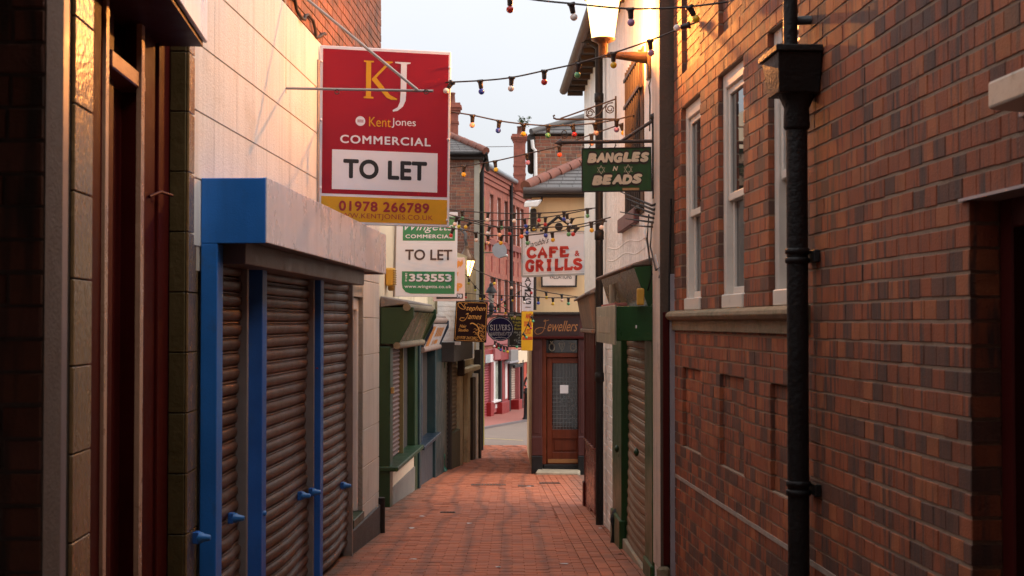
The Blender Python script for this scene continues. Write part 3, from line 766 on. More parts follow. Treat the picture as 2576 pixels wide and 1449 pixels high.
# green shopfront at its foot
t = thing('green_shutter_shopfront', 'bottle green shopfront with a dented roller shutter and torn sign box', 'shopfront', RP.P((sG0 + sG1) / 2, 0, gz(13)))
gzf = lambda s: gz(s) - .02
sa, sb = RP.s(1628, 1420), RP.s(1574, 1370)
part('post', MB().box(RP, sG0, sa, gzf, zG, -.1, .018), GREEN, t, .008)
part('post', MB().box(RP, sb, sG1, gzf, zG, -.1, .04), GREEN, t, .008)
part('post_block', MB().box(RP, sb - .01, sG1 + .012, gzf, gz(sb) + .26, .0, .06), GREEN, t, .01)
part('post_block', MB().box(RP, sG0 - .01, sa + .01, gzf, gz(sG0) + .12, .0, .035), GREEN, t, .01)
zS = RP.z(1600, 850)
slats(t, RP, sa + .01, sb - .01, gz(sa) - .02, zS + .25, .085, M('grey_brown_shutter', (.20, .125, .08), .45, .3, 5, .15, 70, metal=.2, stain=(.12, .07, .04), stain_lo=.5, stain_hi=.72, stain_scale=4), -.025,
      lambda u, v: .03 * math.sin(math.pi * u) * math.exp(-((v - .3) / .25) ** 2) + .01 * math.sin(2.2 * u + 5 * v), depth=.013)
part('backing', MB().box(RP, sG0, sG1, -1, zG, -.3, -.12), SOOT, t)
part('threshold', MB().box(RP, sa, sb, lambda s: gz(s) - .03, gz(sa) + .012, -.1, .03), STEP, t, .005)
for s, zz in ((sb - .02, RP.z(1575, 1130)), (sa + .02, RP.z(1622, 1134))):
    part('handle', MB().lathe(RP.P(s, .06, zz), [(.0, 0), (.03, .01), (.035, .03), (.0, .045)], 10, axis=(RP.n.x, RP.n.y, 0)), GREEN_D, t)
# sign box
zb0, zb1 = RP.z(1645, 858), RP.z(1645, 770)
P = RP.P
oD = (RP.P(sG0, 0, 0).x - at(1552, 815, sG0).x); sE = RP.s(1503, 815, oD)
part('sign_box', MB().box(RP, sG0, sE, zb0, zb1, -.05, oD), GREEN, t, .006)
sg_ = part('sign_face', MB().box(RP, sG0 + .03, sE - .03, zb0 - .03, zb1 + .01, oD + .001, oD + .012), M('torn_pvc', (.30, .28, .20), .4, .35, 7, .3, 25, streak=.5), t, .003)
random.seed(4)
for k in range(9):
    s_ = sG0 + .5 + k * .13
    part('letter_remnant', MB().prism([P(s_, oD + .0125, zb0 + .06), P(s_ + .035, oD + .0125, zb0 + .05), P(s_ + .09, oD + .0125, zb0 + .16 + random.uniform(0, .05)), P(s_ + .05, oD + .0125, zb0 + .19)], RP.n.to_3d() * .002), M('old_cream_letter', (.42, .36, .27), .7, .3), sg_)
part('sticker', MB().box(front(sG0 - .001), at(1587, 815, sG0).x, at(1602, 815, sG0).x, at(1595, 826, sG0).z, at(1595, 818, sG0).z, 0, .002), PAPER, t)
s0, s1 = RP.s(1641, 700), RP.s(1543, 700)
za, zc = RP.z(1645, 662), RP.z(1530, 690); zc = za + .02
dT = .125
part('slanted_panel', MB().hexa([P(s0, .004, zb1 + .005), P(s1, .004, zb1 + .005), P(s1, .03, zb1 + .005), P(s0, .03, zb1 + .005), P(s0, .004, za - .02), P(s1, .004, za - .02), P(s1, dT, za - .02), P(s0, dT, za - .02)]), PERSPEX, t, .003)
part('capping', MB().hexa([P(s0 - .05, 0, za - .015), P(s1 + .1, 0, za - .015), P(s1 + .1, dT + .05, za - .03), P(s0 - .05, dT + .05, za - .03), P(s0 - .05, 0, za + .05), P(s1 + .1, 0, za + .05), P(s1 + .1, dT + .05, za - .005), P(s0 - .05, dT + .05, za - .005)]), OAK, t, .012)
part('cheek', MB().hexa([P(s0 - .05, 0, zb1), P(s0 - .004, 0, zb1), P(s0 - .004, .04, zb1), P(s0 - .05, .04, zb1), P(s0 - .05, 0, za - .016), P(s0 - .004, 0, za - .016), P(s0 - .004, dT + .02, za - .03), P(s0 - .05, dT + .02, za - .03)]), GREEN, t, .004)
part('red_board', MB().box(RP, s0 + .3, sE - .2, zb1 + .004, zb1 + .03, oD - .12, oD - .02), M('faded_red_board', (.33, .10, .08), .7), t, .003)
# lamp units standing in the hood
for x, y0, y1, m, nm in ((1541, 715, 768, M('dull_cream_plastic', (.42, .36, .26), .5, .2), 'tube_lamp'), (1611, 725, 768, M('yellow_alarm', (.50, .27, .03), .5, .2), 'yellow_alarm_box')):
    s, zt_ = RP.px(x, y0, .11); _, zb_ = RP.px(x, y1, .11)
    part(nm, MB().box(front(s), RP.P(s, .11, 0).x - .028, RP.P(s, .11, 0).x + .028, zb_, zt_, -.03, .03), m, t, .012, seg=2)

# scratchy anti-climb spikes between white and brick buildings
s0, zc = RP.px(1672, 560)
t = thing('anti_climb_spikes', 'fan of bent black iron anti-climb spikes on the corner above the green shop', 'spikes', at(1672, 560, YW0))
for i in range(6):
    a = at(1684 + i * 1.5, 500 + i * 8, YW0 + .06); b = at(1640 + i * 4, 562 + i * 2 - (5 - i) * 9, YW0 + .3); c_ = at(1560 + (i % 3) * 14, 482 + i * 17, YW0 + .85)
    part('spike', MB().tube([a, b.lerp(a, .04), b, b.lerp(c_, .04), c_], [.010, .010, .010, .010, .004], 6), BLACKP, t)
part('stem', MB().tube([at(1688, 500, YW0 - .06), at(1684, 700, YW0 - .06), at(1684, 800, YW0 - .06)], .008, 6), BLACKP, t)
# loose cables
t = thing('loose_cables', 'tangle of pale and black cables hanging down the white wall corner', 'cable', at(1640, 700, YW0 + .2))
for pts in (((1632, 540), (1628, 600), (1634, 650), (1640, 690), (1630, 730)), ((1640, 560), (1636, 620), (1650, 680), (1662, 670), (1658, 700)), ((1690, 500), (1688, 640), (1684, 740), (1680, 790)), ((1648, 640), (1660, 690), (1672, 702), (1682, 690))):
    part('cable', MB().tube([at(x, y, YW0 + .02 if x > 1655 else RP.s(x, y, .04)) for x, y in pts], .007, 5), random.choice((BLACKP, WHITEP, IRON)), t)

# black downpipe on the white building
sP = RP.s(1508, 1000, .07)
t = thing('downpipe', 'tall slim black drainpipe between the white building and the maroon shop', 'drainpipe', RP.P(sP, .07, gz(sP)))
zt = RP.z(1513, 108, .07)
part('pipe', MB().tube([RP.P(sP, .07, gz(sP) + .03), RP.P(sP, .07, zt), RP.P(sP + .04, .16, zt + .1), RP.P(sP + .08, .24, eave_z + .02)], .042, 12), BLACKP, t)
for y in (240, 590, 950):
    part('collar', MB().lathe(RP.P(sP, .07, RP.z(1510, y, .07)), [(.042, -.05), (.050, -.045), (.050, .045), (.042, .05)], 14), BLACKP, t)
t2 = thing('gas_pipe', 'short black pipe stub leaving the foot of the white brick wall', 'pipe', RP.P(sP - 1.2, .06, gz(sP - 1.2)))
sx = RP.s(1541, 1260, .07)
part('pipe', MB().tube([RP.P(sx, .06, gz(sx)), RP.P(sx, .06, gz(sx) + .22), RP.P(sx + .03, .04, gz(sx) + .28), RP.P(sx + .08, -.02, gz(sx) + .32)], .035, 10), BLACKP, t2)

# ------------------------------------------------------------------ maroon shop side wall beyond the downpipe
YM0, YM1 = RP.s(1498, 1000), RP.s(1475, 1000)
t = thing('maroon_shop', 'narrow maroon boarded shop wall with tiled base beside the downpipe', 'shopfront', RP.P((YM0 + YM1) / 2, 0, gz(YM0)))
zt = RP.z(1490, 835); zs = RP.z(1488, 1115)
n = 9
for i in range(n):
    a = YM0 + (YM1 - YM0) * i / n; b = YM0 + (YM1 - YM0) * (i + 1) / n
    part('board', MB().box(RP, a + .006, b - .006, zs, zt, -.03, .012), MAROON, t, .004)
part('backing', MB().box(RP, YM0, YM1, -1.2, zt, -.4, -.035), MAROON, t)
for r_ in range(6):
    for i in range(7):
        a = YM0 + (YM1 - YM0) * i / 7; b = YM0 + (YM1 - YM0) * (i + 1) / 7; zz = zs - .03 - r_ * .15
        if zz - .15 > gz(b) - .1: part('tile', MB().box(RP, a + .004, b - .004, max(zz - .146, gz(b) - .1), zz, -.03, .014), TILEW, t, .003)
part('ledge', MB().box(RP, YM0, YM1 + .02, zs - .025, zs - .002, -.02, .035), TILEW, t, .004)
part('corner_post', MB().box(RP, YM1, YM1 + .14, lambda s: gz(s) - .02, zt, -.1, .02), MAROON, t, .006)
part('post_block', MB().box(RP, YM1 - .01, YM1 + .16, lambda s: gz(s) - .02, gz(YM1) + .3, -.1, .04), MAROON, t, .006)
# slanting timber hood over it
P = RP.P; sa, sb = YM0 - .15, YM1 + .25
zt_, zb_ = RP.z(1500, 740), RP.z(1500, 828)
part('timber_hood', MB().hexa([P(sa, -.1, zb_), P(sb, -.1, zb_), P(sb, .03, zb_), P(sa, .03, zb_), P(sa, -.1, zt_ + .05), P(sb, -.1, zt_), P(sb, .10, zt_ - .04), P(sa, .10, zt_)]), OAK, t, .006)
part('hood_cap', MB().hexa([P(sa - .05, -.1, zt_ + .055), P(sb + .05, -.1, zt_ + .005), P(sb + .05, .14, zt_ - .06), P(sa - .05, .14, zt_ - .02), P(sa - .05, -.1, zt_ + .14), P(sb + .05, -.1, zt_ + .1), P(sb + .05, .14, zt_ - .03), P(sa - .05, .14, zt_ + .01)]), LEAD, t, .01)
part('hood_ledge', MB().box(RP, sa - .02, sb + .02, zb_ - .05, zb_, -.1, .06), OAK, t, .01)

# ------------------------------------------------------------------ left, closest: brick pier and tiled shopfront
YB = 3.43; XB = at(110, 700, YB).x
t = thing('brick_pier', 'dark brick pier at the left edge, nearest the camera', 'wall', (XB - .3, YB, gz(YB)))
fB = front(YB)
brickwork(t, fB, XB - 1.1, XB, gz(YB) - .1, 3.4, .08, (.225, .225, .11), [(U_RED2, 3), (O_BRN, 1)], MORTAR_D, n_ind=40, depth=.1, seed=31)  # darker bricks and mortar paint in the shade on this front face
YB1 = at(145, 700, 1).x; sB1 = XB / YB1
fS = Frame((XB, 0), (0, 1), (1, 0))
brickwork(t, fS, YB + .102, sB1, gz(YB) - .1, 3.4, .08, (.11, .11), [(O_RED, 2), (O_ORG, 2)], MORTAR, n_ind=60, depth=.09, d=0, seed=32)  # lighter bricks paint this side as the lit one
part('core', MB().box(front(sB1), XB - 1.2, XB - .09, -.4, 3.4, 0, sB1 - YB - .1), SOOT, t)
t = thing('grey_metal_trim', 'grey aluminium trim strip between brick pier and tiled pilaster', 'trim', (XB - .02, sB1, gz(YB)))
sT = XB / at(175, 700, 1).x
part('strip', MB().box(fS, sB1 + .002, sT, gz(YB) - .1, 3.4, -.25, -.004), GREYM, t, .003)

sP0, sP1 = NL.s(176, 700), NL.s(222, 700); sQ0, sQ1 = NL.s(467, 700), NL.s(492, 700)
t = thing('tiled_shopfront', 'closed maroon shop doorway framed by brown glazed tile pilasters', 'shopfront', NL.P((sP0 + sQ1) / 2, 0, gz(5)))
zt_j = NL.z(180, 480)          # a tile joint height
TH = .305
def tiles(s0, s1, mat, d, fr=NL, dd=.014):
    z = zt_j + TH * 4
    for k in range(12):
        za, zb = z - TH * (k + 1) + .003, z - TH * k - .003
        part('tile', MB().box(fr, s0, s1, za, zb, d, d + dd), mat, t, .003)
tiles(sP0, sP1, TILE, 0); tiles(sQ0, sQ1 - .01, TILE, 0)
part('pilaster', MB().box(NL, sP0, sP1 - .005, gz(5) - .1, 4.0, -.25, -.001), M('tile_grout', (.06, .045, .03), .9), t)
part('pilaster', MB().box(NL, sQ0 + .005, sQ1 + .05, gz(6) - .1, 4.0, -.25, -.001), MATS['tile_grout'], t)
# inner reveal tiles that face the camera
xa, xb = at(427, 700, sQ0).x, NL.P(sQ0, 0, 0).x
fR = front(sQ0 - .002)
tiles(xa, xb - .001, TILE_SH, 0, fR)
DR = -.105                                    # recessed joinery plane
def col(x0, x1, d0, d1, mat, nm, z0=None, z1=None, be=.005):
    a, b = NL.s(x0, 900, d1), NL.s(x1, 900, d1)
    part(nm, MB().box(NL, a, b, gz(6) - .1 if z0 is None else z0, 3.9 if z1 is None else z1, d0, d1), mat, t, be)
col(218, 262, -.30, DR + .02, MAROON_G, 'jamb')
col(262, 270, DR + .015, DR + .035, M('pale_edge_bead', (.42, .25, .16), .3), 'bead', be=.002)  # edge strip in a paler tone than the maroon joinery
col(270, 282, -.30, DR - .05, MAROON, 'rebate')
ztr = NL.z(350, 205, DR)
col(282, 352, -.34, DR - .09, MAROON_G, 'door_panel', None, ztr - .02)
col(352, 360, DR + .005, DR + .03, MATS['pale_edge_bead'], 'bead', be=.002)
col(353, 388, -.30, DR + .004, MAROON_G, 'stile')
col(388, 396, -.30, DR - .04, SOOT, 'rebate')
col(396, 428, -.30, DR + .02, MAROON_G, 'jamb')
a, b = NL.s(270, 200, DR), NL.s(356, 200, DR)
part('transom', MB().box(NL, a, b, ztr - .045, ztr + .03, -.3, DR + .02), M('pinkish_maroon_transom', (.16, .05, .035), .35), t, .006)
part('fanlight', MB().box(NL, a, NL.s(316, 150, DR), ztr + .03, 3.6, -.3, DR - .06), M('amber_fanlight_board', (.30, .13, .035), .3), t)
part('fanlight', MB().box(NL, NL.s(316, 150, DR) + .01, b, ztr + .03, 3.6, -.3, DR - .075), GLASS, t)
part('backing', MB().box(NL, sP0, sQ1, -.4, 4.5, -.8, -.33), SOOT, t)
o = part('door_handle', MB().tube([NL.P(NL.s(424, 500, 0), -.09, NL.z(424, 495, 0)), NL.P(NL.s(436, 500, 0), -.06, NL.z(430, 480, 0)), NL.P(NL.s(448, 490, 0), -.03, NL.z(440, 488, 0))], .008, 6), MAROON, t)
# canopy with its white edge board; the board runs out towards the alley nearer the camera
YC = 7.0; xc = at(522, 100, YC).x; zc = at(522, 108, YC).z
kC = -.123 / 1.429
fC = Frame((xc - kC * YC, 0), (kC, 1), (1, -kC))
part('canopy_soffit', MB().hexa([fC.P(3.2, -.9, zc - .02), fC.P(YC - .003, -.9, zc - .02), fC.P(YC - .003, -.022, zc - .02), fC.P(3.2, -.022, zc - .02), fC.P(3.2, -.9, zc + .3), fC.P(YC - .003, -.9, zc + .3), fC.P(YC - .003, -.022, zc + .3), fC.P(3.2, -.022, zc + .3)]), MAROON, t)
part('canopy_board', MB().box(fC, 3.2, YC, zc, zc + .75, -.02, 0), LILAC, t, .004)

# ------------------------------------------------------------------ left: cream building with the blue shuttered shopfront
YL1 = LW.s(952, 1100); Y0 = 7.48
t = thing('cream_building', 'cream rendered building on the left with brown brick upper storey', 'building', (LW.P(10, 0, 0).x, 10, gz(10)))
zcr = LW.z(760, 58)                          # top of the cream render
CH = (LW.z(794, 500 / 1.0) - 0) * 0 + .354
zj = LW.z(794, 450)                           # one of the joints
zlist = []
z = zj
while z < zcr - .05: zlist.append(z); z += CH
z = zj - CH
while z > -1.2: zlist.insert(0, z); z -= CH
edges = [-1.4] + zlist + [zcr]
wz = LW.z(890, 745); sw0, sw1 = LW.s(887, 1000), LW.s(912, 1000)   # narrow opening beyond the third shutter
sS0, sS3 = Y0 + .02, LW.s(876, 1000)          # shutters occupy this stretch
zf0, zf1 = 2.02, 2.445
for i, (a, b) in enumerate(zip(edges, edges[1:])):
    segs = [(Y0 - .25, YL1)]
    if b < zf0 + .15: segs = [(sS3 + .02, YL1)]
    for s0, s1 in segs:
        n = max(1, round((s1 - s0) / 1.05)); off = .5 if i % 2 else 0
        cuts = [s0] + [s0 + (s1 - s0) * (k + off) / n for k in range(1 if not off else 0, n) if s0 + (s1 - s0) * (k + off) / n < s1 - .1] + [s1]
        for c0, c1 in zip(cuts, cuts[1:]):
            if b < zf0 + .15 and c1 > sw0 and c0 < sw1 and a < wz:
                for e0, e1 in ((c0, min(c1, sw0)), (max(c0, sw1), c1)):
                    if e1 - e0 > .03: part('render_block', MB().box(LW, e0, e1, a + .004, b - .004, -.1, .006), CREAM, t, .004)
                continue
            part('render_block', MB().box(LW, c0 + .0002, c1 - .0002, a + .004, b - .004, -.1, .006), CREAM, t, .0018)
mb = MB(); mb.box(LW, Y0 - .25, YL1, 1.95, zcr, -.3, -.0); mb.box(LW, sw1, YL1, -1.4, 2.0, -.3, 0); mb.box(LW, sS3 + .02, sw0, -1.4, 2.0, -.3, 0); mb.box(LW, sw0, sw1, wz, 2.0, -.3, 0)
mb.box(LW, Y0 - .25, sw0 + .3, -1.4, 2.0, -.6, -.3); mb.box(LW, YL1 - .3, YL1, -1.4, 5.0, -4, -.3)
part('wall', mb, CREAM_J, t)
part('plinth', MB().box(LW, sS3 + .02, YL1 + .004, lambda s: gz(s) - .05, gz(YL1) + .30, 0, .028), M('dark_plinth_paint', (.05, .042, .038), .6, .3, 6, .3, 40, stain=(.2, .13, .09), stain_lo=.58, stain_hi=.75, stain_scale=6), t, .012)
part('corner_guard', MB().tube([LW.P(YL1 + .01, .02, gz(YL1)), LW.P(YL1 + .01, .02, gz(YL1) + .36)], .05, 10), BLACKP, t)
w = part('window', MB().box(LW, sw0 - .0, sw0 + .09, gz(12) + .25, wz - .01, -.14, -.04).box(LW, sw1 - .06, sw1, gz(12) + .25, wz - .01, -.14, -.04).box(LW, sw0 + .09, sw1 - .06, wz - .12, wz - .01, -.14, -.04), WHITEP, t, .008)
part('pane', MB().box(LW, sw0, sw1, gz(12), wz, -.2, -.15), GLASS, w)
part('sill', MB().box(LW, sw0 - .03, sw1, gz(12) + .17, gz(12) + .25, -.15, .02), GREEN_D, w, .006)
brickwork(t, LW, Y0 + 1.2, YL1 + .12, zcr + .002, zcr + 1.12, .08, (.23, .23, .115), TONES_U, MORTAR_D, n_ind=200, depth=.09, d=.004, joint=.012, seed=41)
part('upper_wall', MB().box(LW, Y0 - .25, YL1 + .1, zcr + 1.12, zcr + 1.2, -.3, .004).box(LW, Y0 - .25, Y0 + 1.2, zcr, zcr + 1.13, -.3, .003), U_RED, t)
# old service cable along the top of the render
pts = []
for k in range(14):
    x = 722 + k * 7; s = LW.s(x, 60); pts.append(LW.P(s, .02 + .012 * math.sin(k * 1.7), zcr + .05 + .05 * math.sin(k * 1.1)))
part('service_cable', MB().tube(pts, .012, 5), SOOT, t)
pts = [LW.P(LW.s(x, y), .03, LW.z(x, y)) for x, y in ((1005 * .43 + 0 + 312, 8), (748, 20), (752, 34), (758, 44), (766, 30))]
# expansion strip that runs down beside the big board
s = LW.s(796, 300); part('corner_bead', MB().box(LW, s - .02, s + .02, LW.z(796, 560), LW.z(796, 150), .005, .022), RAIL, t, .003)

t = thing('blue_shopfront', 'bright blue shop fascia and posts with three brown roller shutters', 'shopfront', LW.P(9.5, 0, gz(9.5)))
zf0 = at(600, 612, Y0).z; zf1 = at(600, 448, Y0).z
dF = .36; Yf1 = 0
fFas = LW
xs_ = at(670, 500, Y0).x; dF = (xs_ - LW.P(Y0, 0, 0).x)
Yf1 = LW.s(970, 640, dF)
part('fascia_side', MB().hexa([LW.P(Y0, .008, zf0), LW.P(Y0 + .03, .008, zf0), LW.P(Y0 + .03, dF - .002, zf0), LW.P(Y0, dF - .002, zf0), LW.P(Y0, .008, zf1), LW.P(Y0 + .03, .008, zf1), LW.P(Y0 + .03, dF - .002, zf1), LW.P(Y0, dF - .002, zf1)]), BLUE, t, .003)
ym = LW.s(826, 600, dF)
part('fascia_panel', MB().box(LW, Y0 + .004, ym - .006, zf0 + .004, zf1 + .004, dF - .02, dF + .004), LILAC, t, .002)
part('fascia_panel', MB().box(LW, ym + .006, Yf1, zf0 + .004, zf1 + .004, dF - .02, dF + .004), LILAC, t, .002)
part('fascia_joint', MB().box(LW, ym - .012, ym + .012, zf0, zf1, dF - .03, dF - .002), BLUE_D, t)
part('fascia_top', MB().box(LW, Y0 + .03, Yf1 - .01, zf1 - .03, zf1 - .004, .008, dF - .021), BLUE_D, t)
part('fascia_soffit', MB().box(LW, Y0 + .03, Yf1 - .01, zf0 + .02, zf0 + .04, .008, dF - .021), M('grey_soffit', (.12, .11, .12), .5, .2), t)
part('shutter_box', MB().box(LW, Y0 + .2, Yf1 - .25, zf0 - .10, zf0 + .02, .01, .20), M('dull_grey_steel', (.16, .135, .13), .45, .2, 6, metal=.3), t, .004)
part('fascia_end', MB().box(LW, Yf1 - .01, Yf1, zf0, zf1, .008, dF - .021), LILAC, t)
gzf = lambda s: gz(s) - .03
DP = .095
zP = zf0 + .02
part('post', MB().box(LW, Y0 + .0, Y0 + .13, gzf, zf0 - .001, .008, DP), BLUE, t, .004)
sp2 = LW.s(620, 1000); part('post', MB().box(LW, sp2, sp2 + .13, gzf, zP, -.05, DP), BLUE_D, t, .004)
sp3 = LW.s(778, 1000); part('post', MB().box(LW, sp3, sp3 + .13, gzf, zP, -.05, .085), BLUE_D, t, .004)
b1 = lambda u, v: .035 * math.sin(math.pi * min(1, u * 1.15)) * math.exp(-((v - .12) / .38) ** 2) + .012 * math.sin(9 * v)
spans = [(Y0 + .135, LW.s(604, 1000)), (sp2 + .17, LW.s(775, 1000)), (sp3 + .17, sS3 - .02)]
for a, b in spans:
    slats(t, LW, a + .02, b - .015, gz(a) - .04, zP, .086, SHUT, -.02, b1, nseg=10)
    for e0, e1 in ((a - .02, a + .02), (b - .018, b + .022)):
        part('guide_rail', MB().box(LW, e0, e1, gzf, zP, -.04, .045), RAIL, t, .004)
part('pier', MB().box(LW, spans[0][1] + .03, sp2 - .004, gzf, zP, -.1, .006), CREAM, t)
part('backing', MB().box(LW, Y0, sS3 + .02, -.6, zP, -.28, -.06), SOOT, t)
part('red_mark', MB().box(LW, sp3 - .001, sp3 + .0, 0, .0001, 0, .001).prism([Vector((LW.P(sp3, .03, 0).x, sp3 - .006, LW.z(785, 930))), Vector((LW.P(sp3, .06, 0).x, sp3 - .006, LW.z(785, 922))), Vector((LW.P(sp3, .07, 0).x, sp3 - .006, LW.z(785, 927))), Vector((LW.P(sp3, .045, 0).x, sp3 - .006, LW.z(785, 926)))], (0, .002, 0)), M('red_spray', (.35, .03, .02), .5), t)
for x, y in ((514, 1352), (600, 1303), (656, 1291), (769, 1247), (796, 1238), (873, 1222)):
    d_ = .075
    s, z = LW.px(x, y, d_)
    part('lock_cap', MB().lathe(LW.P(s, d_ - .03, z), [(.030, 0), (.028, .02), (.021, .028), (.016, .06), (.010, .066)], 12, axis=(LW.n.x, LW.n.y - .15, 0)), M('sky_blue_plastic', (.02, .17, .50), .35, .1), t)
    part('lock_plate', MB().box(LW, s - .028, s + .028, z - .03, z + .03, .02, d_ - .025), BLUE_D, t, .003)

# empty bracket arm in front of the big board
YBk = LW.s(717, 200)
t = thing('sign_bracket', 'thin grey steel bracket arm with diagonal stay in front of red board', 'bracket', at(717, 226, YBk))
a = at(717, 222, YBk); b = at(1090, 229, YBk + .02)
part('arm', MB().tube([a, b], .009, 8), RAIL, t)
part('wall_bar', MB().tube([at(716, 235, YBk), at(716, -60, YBk)], .011, 8), RAIL, t)
part('stay', MB().tube([at(1050, 226, YBk), at(760, -12, YBk)], .010, 8), RAIL, t)
for x in (848, 1072):
    c_ = at(x, 231, YBk); pts = [c_ + Vector((.016 * math.sin(k * math.pi / 5), 0, -.016 - .016 * math.cos(k * math.pi / 5) + .016)) for k in range(11)]
    part('ring', MB().tube(pts, .004, 5), IRON, t)

# ------------------------------------------------------------------ left middle: green shop, teal shop
sg0, sg1 = ML.s(955, 1200), ML.s(1031, 1200); st1 = ML.s(1104, 1100)
t = thing('cream_shop_building', 'pale cream building above the dark green and teal shops', 'building', (ML.P(20, 0, 0).x, 20, gz(20)))
zup = ML.z(1000, 760)
mb = MB().box(ML, sg0 - 3.6, st1 + .1, -1.6, 4.6, -.6, -.02)
part('wall', mb, PEACH_L, t)
for k in range(4):   # hung joints of the upper cladding
    s = sg0 + (st1 - sg0) * k / 4
    part('cladding_joint', MB().box(ML, s, s + .012, zup, 4.6, -.02, -.016), CREAM_J, t)
part('corner_board', MB().box(ML, st1 - .02, st1 + .1, -1.2, 4.6, -.02, .0), WHITEP, t)
def hood(t, s0, s1, z0, z1, d, mg, mp, ml):
    P = ML.P
    part('cheek', MB().prism([P(s0, 0, z0), P(s0, d * .55, z0), P(s0, d, z1 - .12), P(s0, d, z1), P(s0, 0, z1)], P(s0 + .05, 0, 0) - P(s0, 0, 0)), mg, t, .004)
    part('cheek', MB().prism([P(s1 - .05, 0, z0), P(s1 - .05, d * .55, z0), P(s1 - .05, d, z1 - .12), P(s1 - .05, d, z1), P(s1 - .05, 0, z1)], P(s0 + .05, 0, 0) - P(s0, 0, 0)), mg, t, .004)
    part('slanted_panel', MB().hexa([P(s0 + .05, 0, z0), P(s1 - .05, 0, z0), P(s1 - .05, d * .5, z0), P(s0 + .05, d * .5, z0), P(s0 + .05, 0, z1 - .05), P(s1 - .05, 0, z1 - .05), P(s1 - .05, d * .93, z1 - .06), P(s0 + .05, d * .93, z1 - .06)]), mp, t)
    part('roller_cap', MB().tube([P(s0 - .05, d * .8, z1), P(s1 + .02, d * .8, z1)], .05, 10), ml, t)
    part('lead_cap', MB().hexa([P(s0 - .03, 0, z1), P(s1, 0, z1), P(s1, d * .85, z1 + .04), P(s0 - .03, d * .85, z1 + .04), P(s0 - .03, 0, z1 + .14), P(s1, 0, z1 + .14), P(s1, d * .85, z1 + .07), P(s0 - .03, d * .85, z1 + .07)]), LEAD, t, .01)
    part('lower_rail', MB().tube([P(s0 - .02, d * .5, z0 - .02), P(s1 + .02, d * .5, z0 - .02)], .045, 10), ml, t)
t = thing('dark_green_shop', 'small dark green shopfront with slanted hood past the cream building', 'shopfront', ML.P((sg0 + sg1) / 2, 0, gz(sg0)))
hood(t, sg0 + .05, sg1 - .25, ML.z(985, 862), ML.z(985, 775), .42, GREEN_D, M('murky_green_panel', (.045, .06, .022), .3, .45, 3, .05, 30, streak=.4), M('dirty_roller', (.17, .13, .08), .7, .35, 6, .3, 30))
zsl = ML.z(985, 1150); zw = ML.z(985, 868)
gzf = lambda s: gz(s) - .03
part('post', MB().box(ML, sg0, sg0 + .3, gzf, zw, -.02, .13), GREEN_D, t, .01)
part('post', MB().box(ML, sg1 - .45, sg1 - .12, gzf, zw, -.02, .13), GREEN_D, t, .01)
part('sill', MB().box(ML, sg0 - .05, sg1 - .3, zsl - .06, zsl, -.02, .24), GREEN_D, t, .012)
part('stall_riser', MB().box(ML, sg0 + .3, sg1 - .45, lambda s: gz(s) + .2, zsl - .06, -.02, .11), M('pale_stall_riser', (.58, .46, .33), .7, .1), t, .004)
part('plinth', MB().box(ML, sg0 + .28, sg1 - .44, gzf, gz(sg0) + .2, -.02, .125), M('grey_plinth', (.16, .14, .12), .8, .2), t, .006)
part('door_lining', MB().box(ML, sg0 + .3, sg1 - .45, zsl, zw, -.02, .01), SOOT, t)
slats(t, ML, sg0 + .32, sg0 + .32 + .55 * (sg1 - sg0 - .8), zsl, zw, .06, M('brown_small_shutter', (.15, .09, .08), .5, .2, 6, metal=.2), .02, nseg=2, name='shutter', parts=False)
part('mullion', MB().box(ML, sg0 + .32 + .55 * (sg1 - sg0 - .8), sg0 + .36 + .55 * (sg1 - sg0 - .8), zsl, zw, .0, .09), M('olive_trim', (.16, .14, .06), .5), t)
part('alarm_box', MB().box(ML, sg0 + .05, sg0 + .12, ML.z(970, 985), ML.z(970, 970), .13, .17), M('ochre_box', (.35, .22, .07), .6), t, .004)
# teal shop
t = thing('teal_shop', 'narrow dark teal shopfront with pale lettered hood beside green drainpipe', 'shopfront', ML.P((sg1 + st1) / 2, 0, gz(st1)))
a0, a1 = sg1, ML.s(1080, 1100)
zsl2 = ML.z(1050, 1108); zw2 = ML.z(1050, 885)
part('post', MB().box(ML, sg1 - .1, sg1 + .12, gzf, zw2 + .2, -.02, .16), TEAL, t, .008)
part('pillar', MB().box(ML, a1 - .45, st1 + .02, gzf, ML.z(1090, 815), -.02, .15), TEAL, t, .01)
part('sill', MB().box(ML, sg1 + .05, a1 - .2, zsl2 - .06, zsl2, -.02, .22), TEAL_B, t, .01)
part('stall_riser', MB().box(ML, sg1 + .12, a1 - .45, gzf, zsl2 - .06, -.02, .10), M('blue_grey_riser', (.035, .038, .045), .6, .2), t)
part('window_back', MB().box(ML, sg1 + .12, a1 - .45, zsl2, zw2 + .2, -.02, .005), SOOT, t)
part('shutter', MB().box(ML, sg1 + .2, sg1 + .75, zsl2, zw2, .0, .05), M('pinkish_shutter', (.33, .21, .18), .55, .15, 8, .1, 60), t)
part('mullion', MB().box(ML, sg1 + .75, sg1 + .95, zsl2, zw2, .0, .10), TEAL_B, t, .004)
hz1, hz0 = ML.z(1060, 806), ML.z(1060, 872)
hood(t, sg1 + .1, a1 - .05, hz0, hz1, .34, TEAL_B, M('pale_sign_panel', (.50, .45, .43), .5, .1), M('pinkish_roller', (.24, .17, .14), .7, .3, 6, .3, 30))
